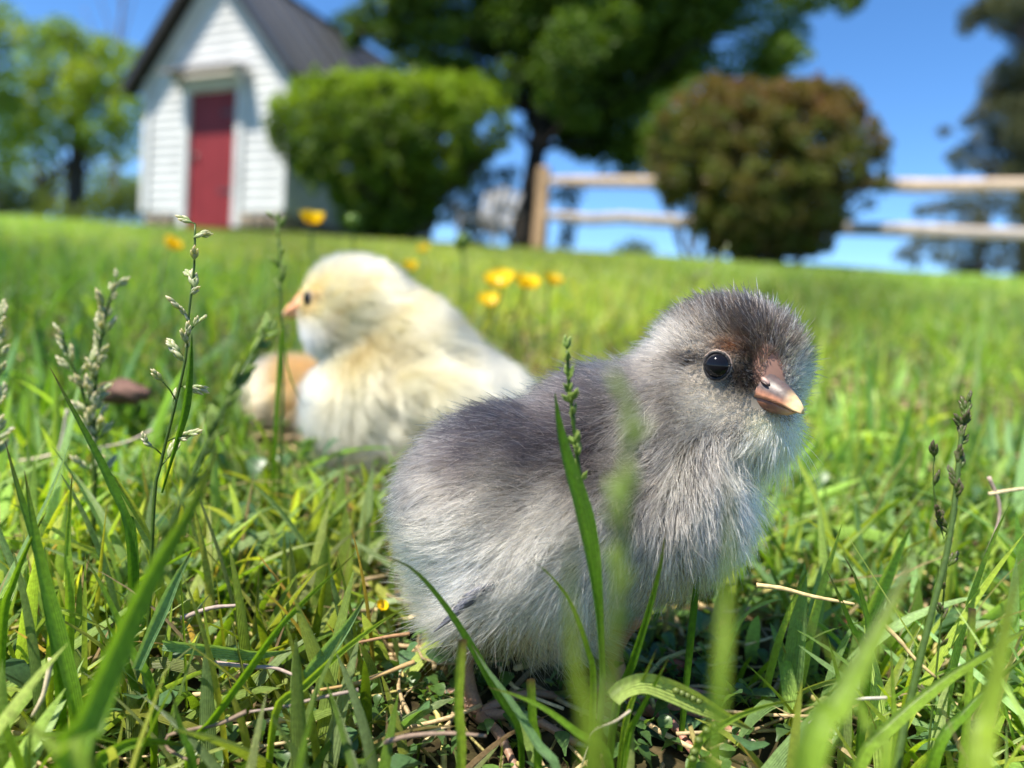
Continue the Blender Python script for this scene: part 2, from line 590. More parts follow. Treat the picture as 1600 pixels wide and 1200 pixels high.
    # foundation stones
    for i in range(9):
        e = -W + .18 + i * (2 * W - .36) / 8
        if abs(e) < .5: continue
        b = MB()
        k = .7 + .6 * random.random()
        add_ball(b, pt(e, .1, -.02), (.19, .14, .16), ax, np.array((.26, .21, .16)) * k, 9, 5)
        obj('foundation_stone', b.mesh('foundation_stone', smooth=False), M_STONE, root)
    for i in range(12):
        b = MB()
        k = .7 + .6 * random.random()
        add_ball(b, pt(W - .1, .25 + i * .36, -.02), (.14, .19, .16), ax, np.array((.26, .21, .16)) * k, 9, 5)
        obj('foundation_stone', b.mesh('foundation_stone', smooth=False), M_STONE, root)
    for zz in (.45, 1.65):
        b = MB()
        add_box(b, pt(.32, .010, zz), ax, (.16, .005, .022), (.03, .03, .032))
        obj('hinge', b.mesh('hinge', smooth=False), M_METAL, dob)


build_shed()


# ------------------------------------------------------------------ leaves, trees, shrubs
def leaf_cloud(pts, out, size, cols, r, aspect=0.55, droop=0.2):
    """Folded four-corner leaves at pts turned roughly along out."""
    n = len(pts)
    d = unit(out + r.normal(0, .75, (n, 3)) - np.array([0, 0, droop]))
    s = unit(np.cross(d, unit(r.normal(0, 1, (n, 3)))))
    nn = np.cross(d, s)
    L = (size * r.uniform(.65, 1.3, n))[:, None]
    w = L * aspect
    v = np.stack([pts - d * L * .5, pts + s * w * .5 + nn * w * .16, pts + d * L * .5, pts - s * w * .5 + nn * w * .16], 1)
    f = np.arange(n * 4).reshape(n, 4)
    tri = np.concatenate([f[:, [0, 1, 2]], f[:, [0, 2, 3]]])
    return v.reshape(-1, 3), tri, np.repeat(cols, 4, 0)


def blob_leaves(blobs, per, size, palette, r, shell=0.55, **kw):
    """blobs: list of (centre, radii). Leaves in the outer shell of every blob."""
    V, F, C, n0 = [], [], [], 0
    for c, rad in blobs:
        n = int(per * (np.prod(rad) ** (2 / 3)))
        if n < 3: continue
        d = unit(r.normal(0, 1, (n, 3)))
        q = r.uniform(shell ** 3, 1.12, n) ** (1 / 3)
        pts = np.asarray(c) + d * q[:, None] * np.asarray(rad)
        pal = np.asarray(palette)
        base = pal[r.integers(0, len(pal))]
        cc = base * .6 + .4 * pal[r.integers(0, len(pal), n)]
        cc = cc * r.uniform(.75, 1.25, (n, 1))
        v, f, co = leaf_cloud(pts, d, size, cc, r, **kw)
        V.append(v); F.append(f + n0); C.append(co); n0 += len(v)
    return np.concatenate(V), np.concatenate(F), np.concatenate(C)


def branch_path(a, b, r, sag=0.1, n=7):
    a, b = np.asarray(a, float), np.asarray(b, float)
    L = np.linalg.norm(b - a)
    t = np.linspace(0, 1, n)[:, None]
    p = a + (b - a) * t
    p[:, 2] += (np.sin(t[:, 0] * np.pi)) * L * sag
    p[1:-1] += r.normal(0, L * .03, (n - 2, 3))
    return p


def tree(name, label, cat, base, trunk_pts, trunk_r, blobs, per, size, palette, seed, group=None, bark=(.05, .042, .035), mat=None,
         limb_every=1, limb_r=0.05, **kw):
    r = np.random.default_rng(seed)
    base = np.asarray(base, float)
    root = thing(name, label, cat, base, group)
    tp = spline(trunk_pts, 24)
    tr = np.linspace(trunk_r, trunk_r * .35, 24)
    tr[:4] *= np.array([1.35, 1.15, 1.06, 1.02])
    mb = MB()
    add_tube(mb, tp - base, tr, 12, bark)
    obj('trunk', mb.mesh('trunk'), M_BARK, root)
    lb = MB()
    for i, (c, rad) in enumerate(blobs):
        if i % limb_every: continue
        k = int(np.clip(np.argmin(np.linalg.norm(tp - (np.asarray(c) - np.array([0, 0, np.linalg.norm(np.asarray(c) - tp[-1]) * .3])), axis=1)), 6, 23))
        p = branch_path(tp[k], c, r)
        add_tube(lb, p - base, np.linspace(min(limb_r, tr[k] * .7), limb_r * .15, len(p)), 6, bark)
    if lb.n: obj('branches', lb.mesh('branches'), M_BARK, root)
    v, f, co = blob_leaves(blobs, per, size, palette, r, **kw)
    cr = obj('crown', np_mesh('crown', v - base, f, co, smooth=False), mat or M_LEAF, root)
    cr['kind'] = 'stuff'
    return root


def px_blobs(lst, Y, r, dY=0.5):
    """(px, py, radius px) -> blobs at about depth Y."""
    out = []
    for px, py, rp in lst:
        y = Y + r.uniform(-dY, dY)
        rr = rp / FPX * y
        out.append((P(px, py, y), (rr, rr, rr * .8)))
    return out


MAPLE = [(.09, .16, .014), (.065, .13, .012), (.13, .21, .018), (.05, .10, .012)]
YELLOWGREEN = [(.27, .37, .022), (.20, .32, .025), (.33, .40, .03), (.13, .24, .035)]
PALE = [(.24, .32, .09), (.20, .29, .09)]

# the big tree in the middle
r0 = np.random.default_rng(11)
base = P(813, 386, 13.0)
blobs = []
for i in range(95):
    for _ in range(50):
        a = r0.uniform(-1, 1, 3)
        if .25 < a @ a < 1: break
    c = P(905, -170, 13.2) + a * np.array([3.7, 3.2, 3.5])
    px, py, _d = to_px(c)
    low = 60 if px < 640 else (110 if px < 800 else (215 if px < 1060 else (105 if px < 1240 else 10)))
    rr = r0.uniform(.45, .85)
    if py + rr * FPX / 13 > low: continue
    blobs.append((c, (rr, rr, rr * .75)))
blobs += px_blobs([(870, 160, 70), (930, 190, 65), (990, 200, 55), (960, 120, 80), (830, 110, 70), (760, 90, 60), (890, 60, 90), (700, 70, 55), (640, 50, 50),
                   (1040, 120, 60), (1020, 40, 80), (1110, 60, 60), (1180, 100, 55), (1200, 50, 60), (1150, 20, 70), (1225, 95, 38), (930, 20, 90), (780, 10, 80), (600, 20, 55),
                   (700, -10, 80), (850, -20, 100), (980, -40, 100), (1100, -40, 90), (1250, -10, 60), (1320, 5, 35), (1345, 0, 22), (570, 60, 30), (545, 35, 24), (940, 225, 40), (985, 235, 30), (900, 215, 45), (955, 230, 44), (1000, 236, 40), (1030, 215, 42), (880, 180, 48), (930, 165, 62), (985, 180, 55), (800, 140, 52), (755, 120, 55), (715, 125, 42), (680, 100, 50), (1010, 150, 50), (640, 90, 40)], 12.9, r0, 1.2)
blobs = [(np.asarray(c) + unit(r0.normal(0, 1, 3)) * np.asarray(rad) * .7, np.asarray(rad) * r0.uniform(.42, .68)) for c, rad in blobs for _ in range(5)]
tree('maple_tree', 'big dark leafy tree with leaning dark trunk behind the rail fence post', 'tree', base,
     [base - np.array([0, 0, .15]), P(822, 330, 13), P(838, 240, 13), P(850, 150, 13.1), P(880, 0, 13.2), P(900, -200, 13.3)], .20,
     blobs, 1500, .14, MAPLE, 12, bark=(.022, .02, .018), limb_every=12, limb_r=.07, shell=.35)

# trees beyond the crest at the shed's side
r1 = np.random.default_rng(21)
base = P(118, 345, 18)
tree('yellow_green_tree', 'yellow-green spring tree with open crown and dark trunk beside the shed', 'tree', base,
     [base - np.array([0, 0, .3]), P(119, 290, 18), P(122, 220, 18), P(120, 150, 18.1), P(105, 70, 18.2)], .24,
     px_blobs([(60, 60, 34), (100, 50, 30), (135, 75, 34), (170, 80, 28), (205, 85, 22), (45, 95, 24), (100, 95, 30), (130, 115, 28), (155, 100, 26), (85, 130, 30), (125, 145, 34),
               (60, 165, 34), (25, 180, 38), (95, 175, 34), (150, 165, 34), (185, 150, 30), (205, 175, 32), (150, 205, 26), (40, 205, 34), (110, 205, 32), (80, 215, 24), (200, 215, 24), (170, 235, 20), (10, 205, 30), (215, 125, 20), (190, 112, 22), (30, 130, 28), (75, 62, 26), (10, 150, 26), (70, 238, 20), (25, 242, 22), (155, 125, 24), (115, 70, 24), (180, 195, 24), (60, 120, 24), (135, 225, 18)], 18, r1, 1.3),
     1500, .14, YELLOWGREEN, 22, group='trees beyond the shed', bark=(.05, .045, .04), limb_r=.06, shell=.3)
base = P(-70, 350, 17)
tree('yellow_green_tree', 'spring tree cut off by the picture edge, only its branch tips in view', 'tree', base,
     [base - np.array([0, 0, .3]), P(-65, 250, 17), P(-60, 120, 17), P(-60, 0, 17)], .22,
     px_blobs([(-20, 60, 40), (15, 55, 28), (5, 110, 30), (-30, 140, 45), (-60, 30, 60), (-80, -20, 60), (10, 20, 22), (-10, 250, 35), (-70, 100, 60), (10, 165, 28)], 17, r1, 1.0),
     1150, .14, PALE + YELLOWGREEN, 23, group='trees beyond the shed', bark=(.05, .045, .04), limb_r=.06, shell=.3)
base = P(60, 350, 25)
tree('green_tree', 'mid green broad tree filling the gap under the yellow-green crown', 'tree', base,
     [base - np.array([0, 0, .3]), P(62, 300, 25), P(60, 250, 25), P(55, 200, 25)], .16,
     px_blobs([(5, 225, 22), (25, 260, 24), (60, 275, 26), (45, 215, 20), (110, 270, 24), (85, 300, 24), (20, 295, 24), (140, 295, 26), (-10, 265, 26), (165, 270, 20), (185, 290, 24), (130, 240, 18),
               (60, 320, 22), (110, 320, 22), (160, 322, 22), (205, 315, 22), (10, 325, 20), (215, 285, 18), (150, 232, 14), (190, 250, 14), (215, 240, 14)], 25, r1, 1.3),
     900, .17, [(.20, .28, .04), (.16, .24, .04), (.25, .32, .04)], 25, group='trees beyond the shed', bark=(.05, .045, .04), limb_r=.05, shell=.3)
# bare sapling tops
base = P(178, 350, 24)
root = thing('bare_tree', 'thin bare branched tree top rising over the yellow-green crown', 'tree', base)
mb = MB()
add_tube(mb, spline([base, P(180, 200, 24), P(185, 60, 24), P(200, -40, 24)], 12) - base, np.linspace(.09, .03, 12), 6, (.16, .13, .12))
obj('trunk', mb.mesh('trunk'), M_BARK, root)
mb = MB()
for q in ([(183, 90), (170, 40), (150, -20)], [(183, 110), (195, 50), (215, -20)], [(182, 130), (160, 80), (130, 10)], [(186, 60), (190, 20), (184, -40)]):
    add_tube(mb, spline([P(a, b, 24) for a, b in q], 8) - base, np.linspace(.035, .012, 8), 5, (.16, .13, .12))
obj('branches', mb.mesh('branches'), M_BARK, root)


def shrub(name, label, lst, Y, seed, per, size, palette, stems, base_px, dY=.5, group=None, stem_col=(.06, .05, .04), shell=.5, top_palette=None, **kw):
    r = np.random.default_rng(seed)
    b = P(base_px[0], base_px[1], Y)
    b[2] = gz(b[0], b[1]) - .03
    root = thing(name, label, 'shrub', b, group)
    blobs = px_blobs(lst, Y, r, dY) if dY is not None else lst
    mb = MB()
    for i in range(stems):
        c, rad = blobs[r.integers(0, len(blobs))]
        s = b + np.array([r.normal(0, .16), r.normal(0, .12), -.05])
        p = branch_path(s, np.asarray(c), r, -.04, 8)
        add_tube(mb, p - b, np.linspace(.035, .008, 8), 6, stem_col)
    obj('stems', mb.mesh('stems'), M_BARK, root)
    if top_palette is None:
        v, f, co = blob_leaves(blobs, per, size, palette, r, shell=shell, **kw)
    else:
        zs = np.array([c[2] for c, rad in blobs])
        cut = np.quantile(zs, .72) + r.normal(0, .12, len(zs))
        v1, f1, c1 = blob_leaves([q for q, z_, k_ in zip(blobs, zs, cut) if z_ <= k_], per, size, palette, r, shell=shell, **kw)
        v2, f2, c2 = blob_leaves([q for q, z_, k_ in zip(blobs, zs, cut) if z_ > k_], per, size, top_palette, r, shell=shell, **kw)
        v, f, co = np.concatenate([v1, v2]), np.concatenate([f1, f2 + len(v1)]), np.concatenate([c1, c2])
    cr = obj('crown', np_mesh('crown', v - b, f, co, smooth=False), M_LEAF, root)
    cr['kind'] = 'stuff'


def dome_blobs(cx, prof, Y, depth, n, r, rr=(13, 24), rough=1.0):
    """Blobs filling a clipped dome given by half widths at picture heights; depth in metres."""
    ysp, hws = np.array([p[0] for p in prof], float), np.array([p[1] for p in prof], float)
    out = []
    while len(out) < n:
        py = r.uniform(ysp[0], ysp[-1]); hw = np.interp(py, ysp, hws) * (1 + rough * (.07 * math.sin(py / 13) + .05 * math.sin(py / 7 + 2)))
        rp = r.uniform(*rr)
        dx = r.uniform(-1, 1); dz = r.uniform(-1, 1)
        k = (hw - rp * .7) / hws.max()
        if k <= 0 or dx * dx + dz * dz > 1: continue
        if py - ysp[0] < rp * .7: continue
        y = Y + dz * depth * k
        R_ = rp / FPX * y
        out.append((P(cx + dx * k * hws.max(), py, y), (R_, R_, R_ * .85)))
    for _ in range(n // 8):                     # loose sprigs past the outline
        py = r.uniform(ysp[0], ysp[-1] - 60); hw = np.interp(py, ysp, hws)
        a_ = r.choice([-1, 1]) * r.uniform(.9, 1.06)
        up_ = r.uniform(2, 9)
        R_ = r.uniform(5, 9) / FPX * Y
        out.append((P(cx + a_ * hw, py - up_, Y + r.uniform(-.3, .3)), (R_, R_, R_ * 1.4)))
    return out


r2 = np.random.default_rng(31)
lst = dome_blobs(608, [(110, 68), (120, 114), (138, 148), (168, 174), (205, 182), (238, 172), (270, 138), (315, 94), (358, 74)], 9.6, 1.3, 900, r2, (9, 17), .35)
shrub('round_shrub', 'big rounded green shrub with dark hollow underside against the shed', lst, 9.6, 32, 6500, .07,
      [(.10, .17, .010), (.075, .135, .010), (.13, .20, .012), (.05, .095, .012)], 26, (610, 362), dY=None, top_palette=[(.22, .33, .014), (.18, .28, .013), (.26, .36, .018)], stem_col=(.08, .068, .055))  # paler top leaves and darker lower ones put sun and shade into the colour
lst = dome_blobs(1200, [(122, 62), (132, 100), (150, 130), (185, 158), (225, 178), (265, 184), (300, 170), (340, 138), (394, 102)], 8.7, 1.15, 1000, r2, (10, 18), .7)
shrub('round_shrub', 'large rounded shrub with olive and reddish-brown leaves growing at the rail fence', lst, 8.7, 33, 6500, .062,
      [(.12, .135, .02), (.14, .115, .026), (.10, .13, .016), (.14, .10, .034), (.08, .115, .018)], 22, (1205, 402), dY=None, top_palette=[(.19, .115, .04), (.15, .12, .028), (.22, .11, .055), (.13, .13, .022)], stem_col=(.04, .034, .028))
shrub('round_shrub', 'bright lime-green shrub showing behind the reddish-brown shrub', [(1050, 170, 34), (1085, 150, 36), (1030, 205, 32), (1120, 150, 30), (1020, 235, 24), (1070, 210, 40), (1100, 190, 40), (1130, 220, 40), (1060, 260, 36), (1090, 290, 40), (1120, 330, 40)],
      10.9, 34, 5000, .08, [(.10, .17, .02), (.085, .15, .018)], 8, (1090, 390), dY=.4)
shrub('round_shrub', 'low dark green bush at the lawn edge under the yellow-green tree', [(5, 300, 32), (-30, 290, 36), (30, 312, 24), (-5, 320, 26)],
      14.5, 35, 3500, .09, [(.035, .07, .014), (.045, .08, .016)], 6, (5, 345), dY=.5)
shrub('round_shrub', 'low green brush between the dark tree trunk and the shed wall', [(165, 312, 24), (190, 316, 22), (145, 322, 20), (210, 305, 22), (225, 318, 20), (175, 330, 16), (90, 325, 18), (60, 318, 22), (40, 330, 20), (110, 332, 16), (135, 336, 14), (155, 338, 14), (195, 338, 14), (215, 335, 16), (75, 335, 16), (20, 338, 16), (200, 300, 18), (60, 300, 16)],
      16.5, 36, 3000, .10, [(.12, .17, .035), (.10, .15, .03), (.15, .19, .04)], 6, (170, 345), dY=.6)
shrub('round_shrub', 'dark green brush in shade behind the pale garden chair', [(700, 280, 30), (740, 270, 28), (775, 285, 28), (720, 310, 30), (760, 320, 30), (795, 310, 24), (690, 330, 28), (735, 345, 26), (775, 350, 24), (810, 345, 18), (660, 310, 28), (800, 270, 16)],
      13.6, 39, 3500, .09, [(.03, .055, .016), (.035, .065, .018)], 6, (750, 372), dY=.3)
shrub('round_shrub', 'small dark bush seen between the fence rails near the post', [(885, 302, 17), (902, 300, 15), (873, 306, 13), (893, 312, 14), (888, 330, 14), (890, 350, 14), (886, 370, 14)],
      14.0, 37, 3500, .08, [(.03, .055, .02), (.035, .06, .02)], 5, (888, 395), dY=.3)
shrub('round_shrub', 'pale distant green bush low under the fence rails', [(990, 385, 17), (1008, 388, 15), (972, 390, 14), (1000, 398, 18), (985, 402, 18)],
      22.0, 38, 1800, .12, [(.14, .19, .10), (.12, .17, .10)], 4, (990, 420), dY=.5)

# dark conifers beyond the crest
PINE = [(.075, .085, .032), (.09, .092, .04), (.06, .072, .03), (.105, .10, .045)]
r3 = np.random.default_rng(41)
base = P(1600, 470, 21)
tree('pine_tree', 'tall dark grey-green pine with ragged limbs at the picture edge', 'tree', base,
     [base, P(1603, 300, 21), P(1600, 100, 21), P(1605, -120, 21)], .22,
     px_blobs([(1520, 25, 22), (1545, 15, 28), (1575, 10, 30), (1510, 45, 14), (1595, 40, 22), (1560, 45, 14), (1600, -20, 60), (1640, 40, 60),
               (1590, 105, 34), (1565, 125, 30), (1600, 150, 44), (1550, 150, 22), (1575, 180, 36), (1535, 175, 20), (1515, 190, 15), (1545, 215, 26), (1580, 230, 34), (1605, 210, 36),
               (1510, 235, 18), (1490, 245, 14), (1475, 205, 11), (1530, 255, 18), (1560, 265, 22), (1590, 270, 28), (1615, 280, 30), (1650, 150, 70), (1650, 260, 70), (1500, 262, 12)], 21, r3, 1.4),
     3800, .16, PINE, 42, group='dark pines past the fence', bark=(.05, .045, .04), mat=M_NEEDLE, aspect=.22, shell=.2, limb_r=.05)
base = P(1530, 480, 19)
tree('pine_tree', 'lower dark pine seen through the fence rails, its top under the upper rail', 'tree', base,
     [base, P(1532, 400, 19), P(1535, 340, 19), P(1540, 300, 19)], .15,
     px_blobs([(1540, 312, 22), (1500, 318, 20), (1470, 325, 18), (1580, 320, 26), (1440, 330, 14), (1600, 340, 24), (1520, 345, 24), (1480, 365, 26), (1445, 375, 20), (1420, 392, 16), (1550, 375, 28),
               (1590, 390, 24), (1510, 395, 22), (1470, 400, 18), (1430, 408, 12), (1560, 410, 20), (1405, 400, 10), (1595, 420, 18), (1500, 425, 22)], 19, r3, 1.0),
     3800, .15, PINE, 43, group='dark pines past the fence', bark=(.05, .045, .04), mat=M_NEEDLE, aspect=.22, shell=.2, limb_r=.04)


# ------------------------------------------------------------------ fence
def build_fence():
    A = P(849, 300, 11.0); Bp = P(1660, 300, 8.0)
    A, Bp = A[:2], Bp[:2]
    d = unit(Bp - A)
    L = np.linalg.norm(Bp - A)
    b0 = np.array([A[0], A[1], gz(A[0], A[1])])
    root = thing('rail_fence', 'weathered split-rail fence along the crest of the lawn', 'fence', b0)
    d3 = np.array([d[0], d[1], 0]); nn = np.array([-d[1], d[0], 0])
    posts = [A, A + d * 3.0, A + d * 6.35]
    r = np.random.default_rng(5)
    for q in posts:
        z0 = gz(q[0], q[1])
        b = MB()
        c = np.array([q[0], q[1], z0 - .05]) - b0
        h = 1.27
        v = []
        for zz, k in ((0, 1.05), (h * .5, 1.0), (h - .03, .97), (h, .8)):
            for sx, sy in ((-1, -1), (1, -1), (1, 1), (-1, 1)):
                v.append(c + d3 * sx * .085 * k + nn * sy * .075 * k + np.array([r.normal(0, .006), r.normal(0, .006), zz]))
        f = [[i * 4 + j, i * 4 + (j + 1) % 4, i * 4 + 4 + (j + 1) % 4, i * 4 + 4 + j] for i in range(3) for j in range(4)] + [[12, 13, 14, 15]]
        b.add(v, f, (.36, .25, .15))
        obj('post', b.mesh('post', smooth=False), M_WOOD, root)
    for i in range(2):
        for hh, colr in ((1.02, (.46, .36, .27)), (.50, (.40, .35, .31))):
            a, e = posts[i], posts[i + 1]
            za, ze = gz(a[0], a[1]) + hh, gz(e[0], e[1]) + hh
            p = np.linspace(0, 1, 8)[:, None] * (np.array([*(e + d * .1), ze]) - np.array([*(a - d * .1), za])) + np.array([*(a - d * .1), za])
            p[:, 2] += r.normal(0, .012, 8)
            p += nn * (.01 if i else -.01)
            b = MB()
            add_tube(b, p - b0, np.array([.045, .075, .082, .08, .085, .08, .075, .045]), 7, np.array(colr) * r.uniform(.9, 1.1))
            obj('rail', b.mesh('rail', smooth=False), M_WOOD, root)


build_fence()


# ------------------------------------------------------------------ pale garden chair in the shade
def build_chair():
    c = P(760, 368, 11.9)
    c[2] = gz(c[0], c[1])
    root = thing('garden_chair', 'pale grey garden chair standing in shade between the round green shrub and trunk', 'chair', c)
    g = (.20, .21, .225)
    a = math.radians(-25)
    X = np.array([math.cos(a), math.sin(a), 0]); Yv = np.array([-math.sin(a), math.cos(a), 0]); U = np.array([0, 0, 1.])

    def q(x, y, z): return X * x + Yv * y + U * z
    for i in range(5):
        b = MB()
        x = -.24 + i * .12
        p0, p1 = q(x, .22, .30), q(x * 1.25, .52, 1.05 - abs(i - 2) * .05)
        dr = unit(p1 - p0)
        add_box(b, (p0 + p1) / 2, [X, np.cross(dr, X), dr], (.05, .011, np.linalg.norm(p1 - p0) / 2), g)
        obj('back_slat', b.mesh('back_slat', smooth=False), M_PAINT, root)
    for i in range(5):
        b = MB()
        add_box(b, q(0, -.28 + i * .115, .40 - i * .03), [X, Yv, U], (.29, .05, .011), g)
        obj('seat_slat', b.mesh('seat_slat', smooth=False), M_PAINT, root)
    for s in (-1, 1):
        b = MB()
        add_box(b, q(s * .37, -.02, .58), [X, Yv, U], (.065, .38, .012), g)
        obj('armrest', b.mesh('armrest', smooth=False), M_PAINT, root)
        b = MB()
        add_box(b, q(s * .33, -.30, .283), [X, Yv, U], (.022, .05, .283), g)
        obj('leg', b.mesh('leg', smooth=False), M_PAINT, root)
        b = MB()
        dr = unit(q(0, .85, -.40))
        add_box(b, q(s * .31, .05, .22), [X, dr, np.cross(X, dr)], (.02, .42, .05), g)
        obj('leg', b.mesh('leg', smooth=False), M_PAINT, root)


build_chair()


# ------------------------------------------------------------------ chicks
def sd_ell(p, c, r, ang=0.0):
    q = p - np.asarray(c, float)
    if ang:
        ca, sa = math.cos(ang), math.sin(ang)
        q = np.stack([q[..., 0] * ca + q[..., 1] * sa, -q[..., 0] * sa + q[..., 1] * ca, q[..., 2]], -1)
    r = np.asarray(r, float)
    k0 = np.linalg.norm(q / r, axis=-1)
    k1 = np.linalg.norm(q / (r * r), axis=-1)
    return k0 * (k0 - 1) / np.maximum(k1, 1e-9)


def smin(a, b, k):
    h = np.clip(.5 + .5 * (b - a) / k, 0, 1)
    return b * (1 - h) + a * h - k * h * (1 - h)


def make_sdf(ells):
    def f(p):
        d = None
        for e in ells:
            s = sd_ell(p, e[0], e[1], e[3] if len(e) > 3 else 0)
            d = s if d is None else smin(d, s, e[2])
        return d
    return f


def surface_nets(F, lo, hi, step):
    ax = [np.arange(lo[i], hi[i] + step, step) for i in range(3)]
    G = np.stack(np.meshgrid(*ax, indexing='ij'), -1)
    V = F(G)
    S = V < 0
    n = np.array(V.shape) - 1
    corners = [(a, b, c) for a in (0, 1) for b in (0, 1) for c in (0, 1)]

    def sub(A, c): return A[c[0]:c[0] + n[0], c[1]:c[1] + n[1], c[2]:c[2] + n[2]]
    cnt = sum(sub(S, c).astype(int) for c in corners)
    act = (cnt > 0) & (cnt < 8)
    idx = np.full(n, -1, int)
    idx[act] = np.arange(act.sum())
    acc = np.zeros((act.sum(), 3)); num = np.zeros(act.sum())
    for c0 in corners:
        for k in range(3):
            if c0[k]: continue
            c1 = list(c0); c1[k] = 1
            a, b = sub(V, c0)[act], sub(V, c1)[act]
            x = (a < 0) != (b < 0)
            t = np.where(x, a / np.where(x, a - b, 1), 0)
            pos = np.array(c0, float) + t[:, None] * (np.array(c1) - np.array(c0))
            acc += pos * x[:, None]; num += x
    cell = np.argwhere(act)
    verts = np.array([ax[0][0], ax[1][0], ax[2][0]]) + (cell + acc / num[:, None]) * step
    faces = []
    for k in range(3):
        o = [(k + 1) % 3, (k + 2) % 3]
        sl0 = [slice(None)] * 3; sl1 = [slice(None)] * 3
        sl0[k] = slice(0, -1); sl1[k] = slice(1, None)
        x = S[tuple(sl0)] != S[tuple(sl1)]
        e = np.argwhere(x)
        e = e[(e[:, o[0]] > 0) & (e[:, o[1]] > 0) & (e[:, o[0]] < n[o[0]]) & (e[:, o[1]] < n[o[1]])]
        neg = S[tuple(e.T)]

        def cid(da, db):
            q = e.copy(); q[:, o[0]] -= da; q[:, o[1]] -= db
            return idx[tuple(q.T)]
        quad = np.stack([cid(1, 1), cid(0, 1), cid(0, 0), cid(1, 0)], -1)
        quad[~neg] = quad[~neg][:, ::-1]
        faces.append(quad)
    return verts, np.concatenate(faces)


